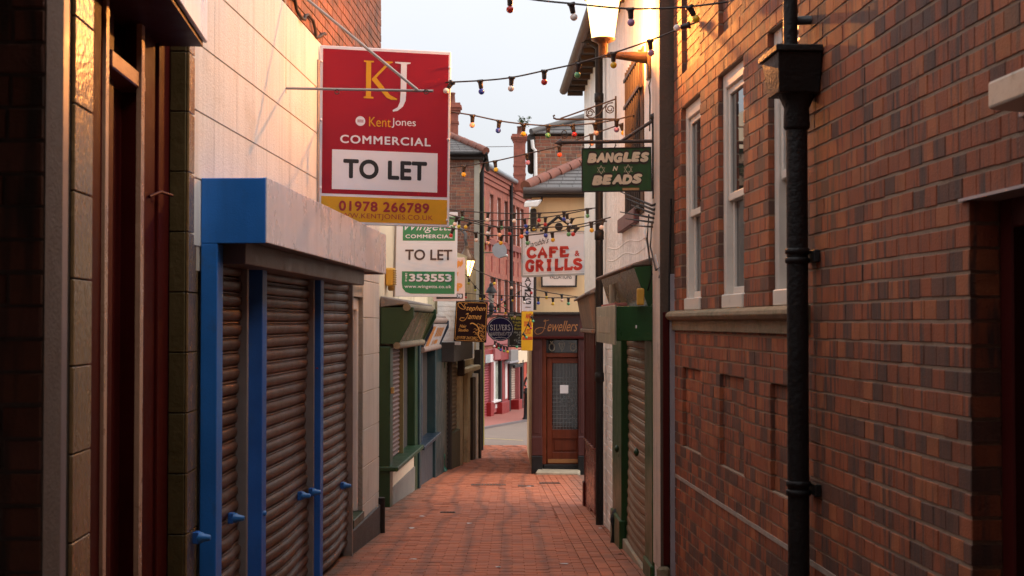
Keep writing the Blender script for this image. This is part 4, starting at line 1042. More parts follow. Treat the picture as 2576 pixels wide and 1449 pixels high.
# printed blocks of the slanted sign
mb = MB(); P = ML.P; L_ = a1 - .05 - sg1 - .1
def hp(u, v):
    dd = .34; z = hz0 + (hz1 - .06 - hz0) * v
    return P(sg1 + .15 + (L_ - .1) * u, dd * (.5 + .43 * v) + .006, z)
for u0, u1, v0, v1 in ((.12, .3, .05, .9), (.45, .52, .45, .85), (.56, .63, .45, .85), (.67, .74, .45, .85), (.78, .86, .45, .85), (.45, .5, .1, .3), (.56, .75, .12, .3)):
    mb.segs.append((len(mb.v), len(mb.f))); mb.add([hp(u0, v0), hp(u1, v0), hp(u1, v1), hp(u0, v1)], [(0, 1, 2, 3)])
part('lettering', mb, M('orange_print', (.50, .20, .05), .6), t)
t = thing('drainpipe', 'dark green drainpipe at the corner of the teal shop', 'drainpipe', ML.P(st1, .1, gz(st1)))
sx = ML.s(1111, 1100, .1)
part('pipe', MB().tube([ML.P(sx, .1, gz(sx) + .0), ML.P(sx, .1, 4.5)], .052, 12), PIPEG, t)
for y in (918, 1150):
    part('collar', MB().lathe(ML.P(sx, .1, ML.z(1111, y, .1)), [(.052, -.06), (.068, -.055), (.068, .055), (.052, .06)], 14), PIPEG, t)
part('shoe', MB().tube([ML.P(sx, .1, gz(sx) + .2), ML.P(sx, .11, gz(sx) + .08), ML.P(sx, .16, gz(sx) + .0)], .06, 12), PIPEG, t)
# yellow alarm bell box on the cream wall
t = thing('alarm_box', 'amber ribbed alarm box on the cream wall left of the green board', 'alarm box', ML.P(ML.s(990, 690), .05, ML.z(990, 700)))
s, z = ML.px(990, 697, .08)
part('body', MB().box(ML, s - .12, s + .12, z - .12, z + .12, -.015, .10), M('amber_plastic', (.55, .30, .03), .45, .12), t, .03, seg=3)
for k in range(7): part('rib', MB().box(ML, s - .125, s + .125, z - .10 + k * .03, z - .088 + k * .03, .09, .108), M('amber_dark', (.30, .15, .02), .5), t, .002)
part('lamp', MB().lathe(ML.P(s, .05, z - .18), [(.03, 0), (.045, .02), (.045, .06)], 10), MATS['amber_dark'], t)

# ------------------------------------------------------------------ left far: old cream shop, brick corner house
so0, so1 = OL.s(1116, 1100), OL.s(1200, 1100)
t = thing('old_cream_shop', 'peeling old cream shop with dark bronze shutters beyond the green drainpipe', 'shopfront', (OL.P(27, 0, 0).x, 27, gz(27)))
zo = OL.z(1170, 640)
part('wall', MB().box(OL, so0 - 3, so1 + .2, -2.2, zo, -.6, -.05), CREAM_O, t)
gzf = lambda s: gz(s) - .03
e1, e2, e3 = OL.s(1126, 1100), OL.s(1150, 1100), OL.s(1172, 1100)
za, zb = OL.z(1130, 905), OL.z(1130, 858)
slats(t, OL, so0 - .6, e1 - .02, gz(so0) - .1, za, .08, SHUT_D, -.02, nseg=2, name='shutter', parts=False)
slats(t, OL, e1 + .22, e2 - .05, OL.z(1140, 1090), za, .08, SHUT_D, -.02, nseg=2, name='shutter', parts=False)
part('post', MB().box(OL, e1, e1 + .2, gzf, za, -.03, .06), SOOT, t, .01)
part('stall_riser', MB().box(OL, e1 + .2, e2 + .1, gzf, OL.z(1140, 1085), -.03, .05), M('mossy_riser', (.10, .095, .055), .8, .3, 6, streak=.3), t, .01)
part('fascia', MB().box(OL, so0 - .8, e2 + .05, za, zb, -.05, .3), SOOT, t, .01)
part('plaster_cap', MB().box(OL, e2 + .02, OL.s(1190, 1000), OL.z(1170, 935), OL.z(1170, 922), -.05, .16), CREAM_O, t, .02)
part('pilaster', MB().box(OL, e2 + .05, e2 + .5, gzf, OL.z(1160, 932), -.05, .05), CREAM_O, t, .02)
part('pilaster', MB().box(OL, e3 - .1, e3 + .35, gzf, OL.z(1175, 932), -.05, .05), CREAM_O, t, .02)
part('corbel', MB().box(OL, e2 + .0, e2 + .14, OL.z(1155, 945), OL.z(1155, 905), 0, .14), SOOT, t, .02)
part('door', MB().box(OL, OL.s(1186, 1100), OL.s(1194, 1100), gzf, OL.z(1188, 950), -.04, .03), SOOT, t)
part('door_frame', MB().box(OL, OL.s(1193, 1100) + .02, OL.s(1195, 1100) + .1, gzf, OL.z(1194, 940), -.04, .06), WHITEP, t)
part('end_post', MB().box(OL, OL.s(1195, 1100) + .14, so1, gzf, OL.z(1198, 880), -.04, .1), SOOT, t)
# first-floor window with panelled apron
w = part('window', MB().box(OL, OL.s(1158, 900), OL.s(1186, 900), OL.z(1170, 905), OL.z(1170, 862), -.05, .06), WHITEP, t, .01)
for k in range(5):
    a = OL.s(1159, 880) + k * (OL.s(1185, 880) - OL.s(1159, 880)) / 5
    part('pane', MB().box(OL, a + .05, a + .05 + .6 * (OL.s(1185, 880) - OL.s(1159, 880)) / 5, OL.z(1170, 893), OL.z(1170, 866), .06, .065), GLASS, w)
t = thing('white_painted_wall', 'whitewashed brick wall end above the dark shutters, beside the lettered brown board', 'wall', at(1128, 860, 25.2))
fw = front(25.2)
brickwork(t, fw, fw.s(1100, 800), fw.s(1158, 800), at(1120, 862, 25.2).z, at(1120, 735, 25.2).z, .085, (.23, .23), [(WB, 1)], WB, depth=.08, jit=.004, seed=8)

YC_ = 35.0
t = thing('corner_brick_house', 'old brown brick house with hipped slate roof behind the to-let boards', 'building', at(1170, 1120, YC_))
fc = front(YC_)
x0, x1 = fc.s(1090, 600), fc.s(1205, 600); zev = at(1170, 402, YC_).z
brickwork(t, fc, x0, x1 - .12, -.5, zev, .075, (.225, .225, .11), TONES_O, M('pale_lime_mortar', (.36, .30, .24), .95, .2, 20), depth=.08, seed=51, joint=.012)
part('corner_render', MB().box(fc, x1 - .118, x1, -2, zev, -.1, .006), M('lime_quoin', (.42, .38, .31), .9, .15), t)
part('side_wall', MB().hexa([(x1 - .02, YC_ + .004, -2), (x1 + .0, YC_ + .004, -2), (x1 + .0, 38.6, -2), (x1 - .02, 38.6, -2), (x1 - .02, YC_ + .004, zev), (x1, YC_ + .004, zev), (x1, 38.6, zev), (x1 - .02, 38.6, zev)]), CREAM_O, t)
part('block', MB().box(fc, x0, x1 - .03, -2, zev, -3.6, -.1), O_BRN, t)
part('yellow_edge', MB().hexa([(x1 - .02, 38.6, -1.75), (x1 + .06, 38.6, -1.75), (x1 + .06, 38.75, -1.75), (x1 - .02, 38.75, -1.75), (x1 - .02, 38.6, zev - .6), (x1 + .06, 38.6, zev - .6), (x1 + .06, 38.75, zev - .6), (x1 - .02, 38.75, zev - .6)]), YELP, t)
part('eaves_board', MB().box(fc, x0, x1 + .12, zev, zev + .14, -.2, .16), SOOT, t, .01)
part('gutter', MB().tube([Vector((x0, YC_ - .2, zev + .13)), Vector((x1 + .16, YC_ - .2, zev + .13)), Vector((x1 + .16, 38.5, zev + .13))], .06, 8), BLACKP, t)
part('drainpipe', MB().tube([Vector((x1 + .14, YC_ + .4, zev + .1)), Vector((x1 + .06, YC_ + .4, zev - .3)), Vector((x1 + .05, YC_ + .4, -1.5))], .055, 8), BLACKP, t)
# hipped slate roof: rows of slates and ridge tiles
hipB = Vector((x1 + .18, YC_ - .22, zev + .16)); hipT = at(1128, 343, YC_ + 1.5)
k_ = (hipT.x - hipB.x)
sl = MB(); nrow_ = 9
for r_ in range(nrow_):
    for i in range(14):
        u0 = i * .16 + (.08 if r_ % 2 else 0); f0, f1 = r_ / nrow_, (r_ + 1.25) / nrow_
        xr = hipB.x + k_ * f0; xa_ = xr - u0 - .002; xb_ = xr - u0 - .155
        A = hipB.lerp(hipT, f0); B = hipB.lerp(hipT, min(f1, 1.05)); up = Vector((0, 0, .012))
        sl.hexa([Vector((xb_, A.y, A.z)), Vector((xa_, A.y, A.z)), Vector((xa_ + k_ / nrow_ * .0, B.y, B.z)), Vector((xb_, B.y, B.z)), Vector((xb_, A.y, A.z)) + up * 2, Vector((xa_, A.y, A.z)) + up * 2, Vector((xa_, B.y, B.z)) + up * .6, Vector((xb_, B.y, B.z)) + up * .6])
o = part('slates', sl, SLATE, t); o['kind'] = 'stuff'
for i in range(5):
    a = hipB.lerp(hipT, i / 5 + .0); b = hipB.lerp(hipT, (i + 1) / 5 - .01)
    part('hip_tile', MB().tube([a + Vector((0, -.01, .03)), b + Vector((0, -.01, .05))], [.10, .09], 8), TERRA, t)
rs = MB().hexa([hipB + Vector((-.05, .1, -.05)), hipB + Vector((.0, 3.4, -.05)), hipT + Vector((0, 2, -.05)), hipT + Vector((0, .05, -.05)), hipB + Vector((-.05, .1, 0)), hipB + Vector((0, 3.4, 0)), hipT + Vector((0, 2, 0)), hipT + Vector((0, .05, 0))])
part('roof_side', rs, TERRA, t)

def chimney(name, label, x0, x1, ytop, ybot, Y, pots, tones, bands=()):
    f = front(Y); a, b = f.s(x0, 400), f.s(x1, 400); zt, zb = at((x0 + x1) / 2, ytop, Y).z, at((x0 + x1) / 2, ybot, Y).z
    t = thing(name, label, 'chimney', ((a + b) / 2, Y, zb)); w = b - a
    brickwork(t, f, a, b, zb, zt - .35, .08, (.23, .23, .115), tones, M('red_mortar', (.30, .12, .09), .9, .1), depth=.08, seed=61, joint=.006, mj=.004)
    part('stack', MB().box(f, a + .004, b - .004, zb, zt - .35, -w, -.05), P_RED2, t)
    for i, (e, z_) in enumerate(((.03, .35), (.07, .27), (.11, .19), (.07, .11))):
        part('corbel', MB().box(f, a - e, b + e, zt - z_, zt - z_ + .078, -w - e, e), tones[i % len(tones)][0], t, .004)
    for z_ in bands: part('band', MB().box(f, a - .02, b + .02, at(x0, z_, Y).z, at(x0, z_, Y).z + .07, -w - .02, .02), P_RED2, t, .004)
    for p in range(pots):
        xx = a + w * (p + .5) / pots
        part('chimney_pot', MB().lathe((xx, Y + w / 2, zt - .05), [(.12, 0), (.11, .05), (.09, .3), (.11, .32), (.11, .36), (.07, .36)], 12), TERRA, t)
    return t, a, b, zt
chimney('chimney_stack', 'tall red brick chimney half hidden by the big red board', 1120, 1152, 256, 470, 44.0, 1, TONES_P, (310,))

# ------------------------------------------------------------------ across the street: long red brick building with red shops
sr0, sr1 = RB.s(1190, 800), RB.s(1332, 800)
t = thing('red_brick_building', 'long red brick building across the street above red shopfronts', 'building', (RB.P(55, 0, 0).x, 55, gz(55)))
zev = RB.z(1218, 428); zst = RB.z(1216, 600); zsh = RB.z(1236, 872)
cols = [1232.8, 1251.5, 1269, 1287.5, 1298.5, 1309]
whl = []
for x in cols:
    s0_, s1_ = RB.s(x, 550), RB.s(x + 8.5, 550)
    whl.append((s0_, s1_, RB.z(1232.8, 601), RB.z(1232.8, 490))); whl.append((s0_, s1_, RB.z(1232.8, 790), RB.z(1232.8, 693)))
brickwork(t, RB, sr0, sr1, zsh - .2, zev, .15, (.45, .45, .225), TONES_P, M('red_mortar2', (.33, .15, .11), .9, .1), whl, n_ind=0, depth=.1, joint=.012, mj=.004, seed=71, back=.2)
part('inner', MB().box(RB, sr0, sr1, -2.2, zev, -1.2, -.35), SOOT, t)
for i, h in enumerate(whl):
    w = part('window', MB().box(RB, h[0] + .0, h[0] + .12, h[2], h[3], -.25, -.12).box(RB, h[1] - .12, h[1], h[2], h[3], -.25, -.12).box(RB, h[0] + .12, h[1] - .12, (h[2] + h[3]) / 2 - .04, (h[2] + h[3]) / 2 + .04, -.25, -.12).box(RB, h[0] + .12, h[1] - .12, h[3] - .1, h[3], -.25, -.12), WHITEP, t)
    part('pane', MB().box(RB, h[0], h[1], h[2], h[3], -.27, -.22), M('pale_far_glass', (.16, .17, .18), .1, .2), w)
    part('sill', MB().box(RB, h[0] - .08, h[1] + .08, h[2] - .12, h[2], -.2, .06), M('dark_red_sill', (.22, .06, .045), .7), w)
    if i % 2: part('lintel', MB().box(RB, (h[0] + h[1]) / 2 - .05, (h[0] + h[1]) / 2 + .05, h[3] + .15, h[3] + .75, 0, .03), M('dark_red_dressing', (.28, .05, .035), .6), t)
part('string_course', MB().box(RB, sr0, sr1, zst - .16, zst, 0, .10), MATS['dark_red_sill'], t)
for k, (dz, dd) in enumerate(((.0, .16), (-.18, .10), (-.36, .06))):
    part('cornice', MB().box(RB, sr0, sr1, zev + dz - .10, zev + dz + .06, -.1, dd), P_RED2, t)
for k in range(14):
    s = sr0 + (sr1 - sr0) * (k + .5) / 14
    part('dentil', MB().box(RB, s - .1, s + .1, zst - .38, zst - .16, 0, .07), MATS['dark_red_dressing'], t)
part('gutter', MB().tube([RB.P(sr0, .22, zev + .14), RB.P(sr1, .22, zev + .14)], .09, 8), M('lead_grey_gutter', (.28, .31, .34), .5), t)
P = RB.P
part('roof', MB().hexa([P(sr0, .1, zev + .15), P(sr1, .1, zev + .15), P(sr1, -3, zev + 1.1), P(sr0, -3, zev + 1.1), P(sr0, .1, zev + .2), P(sr1, .1, zev + .2), P(sr1, -3, zev + 1.2), P(sr0, -3, zev + 1.2)]), SLATE, t)
part('drainpipe', MB().tube([P(RB.s(1277, 500), .15, zev), P(RB.s(1277, 500), .15, zsh)], .07, 8), BLACKP, t)
# satellite dish
c_ = at(1255, 631, 36.0)
t = thing('satellite_dish', 'grey satellite dish on an arm in front of the red brick building', 'satellite dish', c_)
ax = Vector((.35, -.9, .18)).normalized()
part('dish', MB().lathe(c_, [(.0, .0), (.08, .006), (.14, .02), (.19, .04), (.20, .045)], 24, axis=ax), M('grey_dish', (.28, .28, .30), .5, .1), t).scale = (1, 1, 1)
part('feed_arm', MB().tube([c_ + Vector((.0, -.02, -.18)), c_ + Vector((.22, -.3, -.14))], .012, 6), RAIL, t)
part('feed_horn', MB().lathe(c_ + Vector((.22, -.3, -.14)), [(.02, 0), (.03, .03), (.03, .06)], 10, axis=(-.5, .8, .3)), WHITEP, t)
part('mount', MB().tube([c_ + Vector((0, .05, -.05)), c_ + Vector((-.3, .2, -.03)), c_ + Vector((-.45, .6, -.03))], .02, 6), RAIL, t)

t = thing('red_shopfront', 'red shopfronts with pink and beige roller shutters across the street', 'shopfront', RB.P(55, .1, gz(55)))
def rb(nm, x0, x1, y0, y1, d0, d1, mat, be=.01, par=None):
    xm = (x0 + x1) / 2
    s0_, s1_ = RB.s(x0, 950, d1), RB.s(x1, 950, d1)
    return part(nm, MB().box(RB, s0_, s1_, RB.z(xm, y1, d1), RB.z(xm, y0, d1), d0, d1), mat, par or t, be)
def rsl(nm, x0, x1, y0, y1, mat):
    xm = (x0 + x1) / 2
    slats(t, RB, RB.s(x0, 950), RB.s(x1, 950), RB.z(xm, y1), RB.z(xm, y0), .095, mat, .0, nseg=1, name=nm, parts=False, depth=.035)
rsl('shutter', 1200, 1235.5, 914, 1052, SHUT_P)
rb('pilaster', 1235.8, 1242.5, 905, 1046, 0, .12, PINKP); rb('pilaster_base', 1235.5, 1243, 1012, 1047, 0, .2, REDP)
w = rb('window', 1243, 1260, 907, 1013, .0, .08, WHITEP, .02)
rb('pane', 1246.5, 1256.5, 912, 1003, .08, .085, M('milky_shop_glass', (.40, .43, .36), .2, .2), 0, w)
rb('sill', 1242.5, 1261.5, 1007, 1012, .0, .2, WHITEP, .01, w)
rb('stall_riser', 1243, 1260, 1013, 1036, 0, .08, PINKP); rb('riser_panel', 1247, 1256, 1016, 1026, .08, .1, WHITEP)
rb('drainpipe', 1260.3, 1263.5, 905, 1042, 0, .2, BLACKP)
rb('pilaster', 1263.8, 1281, 872, 1012, 0, .15, REDP); rb('pilaster_strip', 1271.5, 1276.5, 912, 1003, .15, .17, WHITEP); rb('pilaster_base', 1263.5, 1282, 1010, 1040, 0, .3, REDP)
rb('drainpipe', 1282, 1285, 905, 1040, 0, .2, BLACKP)
rsl('shutter', 1285, 1305.5, 915, 1036, SHUT_B); rb('shutter_box', 1284, 1306, 905, 921, 0, .2, BLACKP)
rb('pilaster', 1306, 1312, 890, 1028, 0, .2, PINKP); rb('pilaster_base', 1305.5, 1314, 1005, 1030, 0, .35, REDP)
rb('drainpipe', 1314, 1317.5, 905, 1028, 0, .3, BLACKP); rb('door_post', 1318.5, 1325, 900, 1030, 0, .2, M('orange_red_paint', (.45, .05, .015), .5)); rb('post_base', 1317.5, 1327, 1015, 1032, 0, .3, MATS['orange_red_paint'])
rb('fascia', 1200, 1247, 880, 913, 0, .35, REDP); rb('fascia_picture', 1222, 1234, 892, 913, .35, .37, M('grey_picture', (.33, .35, .36), .5, .3, 8)); rb('fascia_picture', 1234.5, 1244, 891, 911, .35, .37, WHITEP)
rb('hanging_plate', 1246, 1260, 877, 905, .2, .45, PINKP)
rb('fascia', 1260, 1284, 868, 905, 0, .3, REDP); rb('fascia_picture', 1286, 1304, 880, 908, .1, .4, M('dim_picture', (.22, .21, .20), .4, .4, 9)); rb('fascia_edge', 1284, 1306, 908, 913, .1, .42, GREYM)
rb('upper_board', 1200, 1284, 838, 868, -.1, .10, PINKP)
rb('far_fascia', 1304, 1330, 882, 912, 0, .3, PEACH_L)
rb('hanging_board', 1296, 1315, 917, 924, .4, .5, BLACKP)

# pale shop further on
t = thing('white_blue_shop', 'pale blue and white shop window at the far end of the street', 'shopfront', at(1335, 1010, 66))
fk = front(66)
part('window', MB().box(fk, fk.s(1318, 900), fk.s(1365, 900), gz(66) - .1, at(1330, 800, 66).z, -1, 0), M('pale_shop_window', (.45, .62, .66), .4, .1), t)
part('poster', MB().box(fk, fk.s(1322, 900), fk.s(1360, 900), at(1330, 1000, 66).z, at(1330, 960, 66).z, 0, .05), PAPER, t)
part('poster', MB().box(fk, fk.s(1324, 900), fk.s(1330, 900), at(1330, 942, 66).z, at(1330, 932, 66).z, 0, .05), M('pale_blue_poster', (.15, .35, .5), .6), t)
part('awning', MB().lathe(at(1340, 905, 64.5), [(.9, 0), (.85, -.35), (.4, -.6), (.1, -.65)], 16), BLACKP, t)

# bollard
b_ = gnd(1325.5, 1058)
t = thing('bollard', 'black iron bollard on the far pavement beside the jewellers corner', 'bollard', b_)
part('post', MB().lathe(b_ + Vector((0, 0, -.05)), [(.17, 0), (.17, .12), (.13, .16), (.115, .3), (.10, 1.0), (.13, 1.03), (.13, 1.08), (.09, 1.11), (.11, 1.16), (.06, 1.22)], 14), BLACKP, t)

# person standing far off, mostly hidden by the corner
pb = gnd(1337, 1042)
def person(pos, label):
    joints = {'pel': (0, 0, .93), 'sp': (0, 0, 1.15), 'ch': (0, .01, 1.38), 'nk': (0, 0, 1.5), 'hd': (0, -.02, 1.62), 'tp': (0, -.01, 1.74),
              'ls': (-.2, 0, 1.42), 'le': (-.29, .02, 1.14), 'lh': (-.2, -.2, 1.08), 'rs': (.2, 0, 1.42), 're': (.28, .03, 1.13), 'rh': (.25, -.08, .88),
              'lk': (-.1, 0, .5), 'la': (-.11, .02, .08), 'lt': (-.12, -.14, .04), 'lp': (-.09, 0, .88), 'rk': (.1, -.02, .5), 'ra': (.11, .04, .08), 'rt': (.12, -.12, .04), 'rp': (.09, 0, .88)}
    rad = {'pel': .14, 'sp': .13, 'ch': .15, 'nk': .06, 'hd': .095, 'tp': .07, 'ls': .07, 'le': .045, 'lh': .035, 'rs': .07, 're': .045, 'rh': .035, 'lk': .06, 'la': .045, 'lt': .035, 'lp': .09, 'rk': .06, 'ra': .045, 'rt': .035, 'rp': .09}
    es = ['pel sp', 'sp ch', 'ch nk', 'nk hd', 'hd tp', 'ch ls', 'ls le', 'le lh', 'ch rs', 'rs re', 're rh', 'pel lp', 'lp lk', 'lk la', 'la lt', 'pel rp', 'rp rk', 'rk ra', 'ra rt']
    ks = list(joints); me = bpy.data.meshes.new('person'); me.from_pydata([joints[k] for k in ks], [[ks.index(a) for a in e.split()] for e in es], [])
    o = bpy.data.objects.new('person', me); COL.objects.link(o); o.location = pos
    o.modifiers.new('skin', 'SKIN'); sub = o.modifiers.new('sub', 'SUBSURF'); sub.levels = sub.render_levels = 2
    for i, k in enumerate(ks): me.skin_vertices[0].data[i].radius = (rad[k], rad[k] * .8); me.skin_vertices[0].data[i].use_root = (k == 'pel')
    m = bpy.data.materials.new('clothed_body'); m.use_nodes = True; nt = m.node_tree; N = nt.nodes
    tcn = N.new('ShaderNodeTexCoord'); sx_ = N.new('ShaderNodeSeparateXYZ'); nt.links.new(tcn.outputs['Object'], sx_.inputs[0])
    rmp = N.new('ShaderNodeValToRGB'); e = rmp.color_ramp; e.interpolation = 'CONSTANT'
    e.elements[0].position = 0; e.elements[0].color = (.012, .012, .014, 1); e.elements[1].position = .55; e.elements[1].color = (.05, .028, .022, 1)
    x = e.elements.new(.825); x.color = (.45, .25, .18, 1); x = e.elements.new(.955); x.color = (.03, .02, .015, 1)
    dv = N.new('ShaderNodeMath'); dv.operation = 'DIVIDE'; dv.inputs[1].default_value = 1.8; nt.links.new(sx_.outputs[2], dv.inputs[0]); nt.links.new(dv.outputs[0], rmp.inputs[0])
    nt.links.new(rmp.outputs[0], N['Principled BSDF'].inputs['Base Color']); me.materials.append(m)
    tag(o, label, 'person'); return o
person(pb, 'person in dark brown top and black trousers standing in the far street')

# ------------------------------------------------------------------ jewellers corner building
YJ = 25.3
fj = front(YJ)
def jx(x): return fj.s(x, 900)
def jz(y): return at(1400, y, YJ).z
t = thing('jewellers_building', 'peach corner building with dark maroon jewellers shopfront and wooden glazed door', 'building', (jx(1404), YJ, gz(YJ)))
def jb(nm, x0, x1, y0, y1, d0, d1, mat, be=.006, par=None):
    return part(nm, MB().box(fj, jx(x0), jx(x1), jz(y1), jz(y0), d0, d1), mat, par or t, be)
gb = 1192
XJ0, XJ1 = jx(1337), jx(1500)
part('body', MB().box(fj, XJ0 + .02, XJ1, -2, jz(492), -9, -.3), PEACH, t)
jb('upper_wall', 1338, 1500, 490, 790, -.31, -.02, PEACH)
jb('shop_wall', 1338, 1362, 800, gb, -.3, -.03, MAROON)
jb('shop_wall', 1454, 1500, 800, gb, -.3, -.03, MAROON)
jb('fascia', 1337, 1474, 790, 850, -.1, .12, M('plum_fascia', (.055, .010, .008), .45, .2, 5), .012)
jb('fascia_panel', 1343, 1457, 800, 843, .12, .128, M('plum_panel', (.03, .008, .007), .4, .2, 5), .002)
jb('cornice', 1336, 1476, 785, 792, -.1, .20, SOOT, .01)
jb('sill_band', 1340, 1474, 846, 852, -.1, .16, MAROON)
for xa, xb in ((1337.5, 1363), (1453.5, 1473)):
    p = jb('pilaster', xa, xb, 852, gb, -.1, .10, M('plum_pilaster', (.06, .013, .011), .45, .2, 5), .012)
    jb('pilaster_panel', xa + 5, xb - 5, 870, 1090, .10, .112, MATS['plum_fascia'], .01, p)
    jb('pilaster_block', xa - .6, xb + .8, 1097, 1145, .1, .13, MATS['plum_fascia'], .01, p)
    jb('plinth', xa - 1, xb + 1, 1145, gb + 4, .1, .15, BLACKP, .01, p)
    part('arch', MB().lathe(Vector(((jx(xa) + jx(xb)) / 2, YJ - .10, jz(874))), [(.06, 0), (.06, .012)], 16, axis=(0, -1, 0)), MATS['plum_fascia'], p)
jb('frame', 1363, 1374, 852, 1168, -.15, .02, DOORW); jb('frame_head', 1374, 1453, 888, 899, -.15, .02, DOORW)
jb('fanlight', 1374, 1453, 855, 888, -.15, -.06, GLASS)
dr = jb('door', 1376, 1389, 900, 1168, -.14, -.03, DOORW)
jb('door_rail', 1389, 1454, 900, 914, -.14, -.03, DOORW, .006, dr); jb('door_rail', 1389, 1454, 1081, 1104, -.14, -.03, DOORW, .006, dr); jb('door_rail', 1389, 1454, 1138, 1168, -.14, -.03, DOORW, .006, dr)
jb('door_panel', 1389, 1454, 1104, 1138, -.14, -.06, DOORW, .004, dr); jb('door_panel', 1394, 1450, 1108, 1134, -.06, -.045, DOORW, .01, dr)
jb('glass', 1389, 1454, 914, 1081, -.14, -.08, GLASS, 0, dr)
ld = MB()
for k in range(8):
    x = 1393 + k * 7.9; ld.box(fj, jx(x), jx(x) + .006, jz(1081), jz(914), -.081, -.072)
for k in range(13):
    y = 951 + k * 10.3; ld.box(fj, jx(1389), jx(1454), jz(y), jz(y) + .006, -.0805, -.0725)
part('leading', ld, LEADG, dr)
jb('notice', 1409, 1430, 969, 990, -.072, -.068, PAPER, 0, dr)
jb('kick_plate', 1378, 1454, 1155, 1165, -.03, -.024, M('brass_plate', (.30, .13, .04), .4, .2), .002, dr)
jb('threshold', 1366, 1456, 1168, gb, -.2, .05, BLACKP, .01)
# ornaments on the fanlight and a scroll on the door
mb = MB(); q = Quad((1374, 855), (1453, 855), (1453, 888), (1374, 888), YJ + .05, YJ + .05); asp = 79 / 33
for cx_, kind in ((.18, 0), (.5, 1), (.86, 2)):
    if kind == 1:
        for st in ([(cx_ - .1, .3), (cx_ - .05, .15), (cx_ + .05, .15), (cx_ + .1, .3), (cx_, .9), (cx_ - .1, .3)], [(cx_ - .1, .3), (cx_ + .1, .3)], [(cx_ - .03, .3), (cx_, .9), (cx_ + .03, .3)]): qstroke(q, st, .010, .004, mb, asp)
    else:
        c2 = [(cx_ + .09 * math.cos(a * math.pi / 8), .55 + .3 * math.sin(a * math.pi / 8)) for a in range(17)]
        qstroke(q, c2, .012, .004, mb, asp); qstroke(q, [(cx_ + .07 * math.cos(a * math.pi / 8), .55 + .23 * math.sin(a * math.pi / 8)) for a in range(17)], .005, .004, mb, asp)
        if kind == 0: qstroke(q, [(cx_ - .05, .12), (cx_, .25), (cx_ + .03, .1)], .03, .004, mb, asp)
        else:
            qstroke(q, [(cx_ - .14, .25), (cx_ - .08, .2), (cx_ - .06, .35)], .012, .004, mb, asp); qstroke(q, [(cx_, .38), (cx_, .55), (cx_ + .04, .6)], .008, .004, mb, asp)
part('etched_emblem', mb, M('pale_gold_etch', (.42, .36, .26), .5), t)
mb = MB(); q = Quad((1389, 914), (1454, 914), (1454, 1081), (1389, 1081), YJ + .06, YJ + .06); asp = 65 / 167
for sgn in (-1, 1):
    for r0, cx_, cy_ in ((.13, .13, .56), (.10, .1, .62), (.16, .02, .53)):
        pts = [(.56 + sgn * (cx_ + (r0 - .006 * a) * math.cos(a * .7)), cy_ + (r0 - .006 * a) * asp * math.sin(a * .7)) for a in range(14)]
        qstroke(q, pts, .015, .004, mb, asp)
part('scroll_grille', mb, LEADG, dr)
mb = MB(); q = Quad((1343, 800), (1457, 800), (1457, 843), (1343, 843), YJ - .13, YJ - .13); asp = 114 / 43
text(q, 'ewellers', .30, .97, .16, .78, .004, mb, 0.0, .45)
qstroke(q, spline([(.33, .12), (.22, .2), (.26, .12), (.24, .5), (.19, .82), (.08, .95), (.02, .8), (.06, .62), (.16, .55), (.26, .62)]), [.012] * 55, .004, mb, asp)
part('lettering', mb, M('dull_gold_paint', (.38, .15, .045), .45, .1), t)
pz0 = gz(YJ)
part('doorstep', MB().hexa([(jx(1346), YJ - .42, pz0 - .05), (jx(1453), YJ - .42, pz0 - .05), (jx(1460), YJ - .08, pz0 - .05), (jx(1352), YJ - .08, pz0 - .05), (jx(1346), YJ - .42, pz0 + .075), (jx(1453), YJ - .42, pz0 + .055), (jx(1460), YJ - .08, pz0 + .08), (jx(1352), YJ - .08, pz0 + .09)]), STEP, t, .02)
# slate roof with terracotta hip
ez = jz(490)
part('eaves', MB().box(fj, jx(1316), jx(1500), ez - .05, ez + .02, -.3, .22), SOOT, t, .01)
part('gutter', MB().tube([Vector((jx(1316), YJ - .27, ez + .05)), Vector((jx(1500), YJ - .27, ez + .05))], .06, 8), M('brown_gutter', (.06, .045, .04), .6), t)
hb_ = Vector((jx(1322), YJ - .2, ez + .10)); ht_ = at(1500, 398, YJ + 1.9)
nr = 9; sl = []
for r_ in range(nr):
    f0, f1 = r_ / nr, (r_ + 1.3) / nr
    A, B = hb_.lerp(ht_, f0), hb_.lerp(ht_, min(1, f1))
    x = A.x + .03 + (.12 if r_ % 2 else 0) - .12
    while x < jx(1500):
        w_ = .23; xa_ = max(x, A.x - .02)
        if x + w_ > A.x + .03:
            j = random.uniform(0, .006)
            part('slate', MB().hexa([Vector((xa_ + .003, A.y - j, A.z)), Vector((x + w_ - .003, A.y - j, A.z)), Vector((x + w_ - .003, B.y, B.z - .01)), Vector((xa_ + .003, B.y, B.z - .01)), Vector((xa_ + .003, A.y - j, A.z + .02)), Vector((x + w_ - .003, A.y - j, A.z + .02)), Vector((x + w_ - .003, B.y, B.z + .002)), Vector((xa_ + .003, B.y, B.z + .002))]), SLATE, t)
        x += w_
part('roof_back', MB().prism([hb_ + Vector((0, .02, -.05)), Vector((jx(1500), hb_.y + .02, hb_.z - .05)), Vector((jx(1500), ht_.y, ht_.z - .05)), ht_ + Vector((0, 0, -.05))], (0, .3, -.1)), SOOT, t)
for i in range(7):
    a, b = hb_.lerp(ht_, i / 7), hb_.lerp(ht_, (i + 1) / 7 - .012)
    part('hip_tile', MB().tube([a + Vector((0, 0, .03)), b + Vector((0, 0, .05))], [.11, .095], 8), TERRA, t)
part('soil_pipe', MB().tube([at(1346, 530, YJ - .06), at(1345.5, 780, YJ - .06)], .028, 8), SOOT, t)
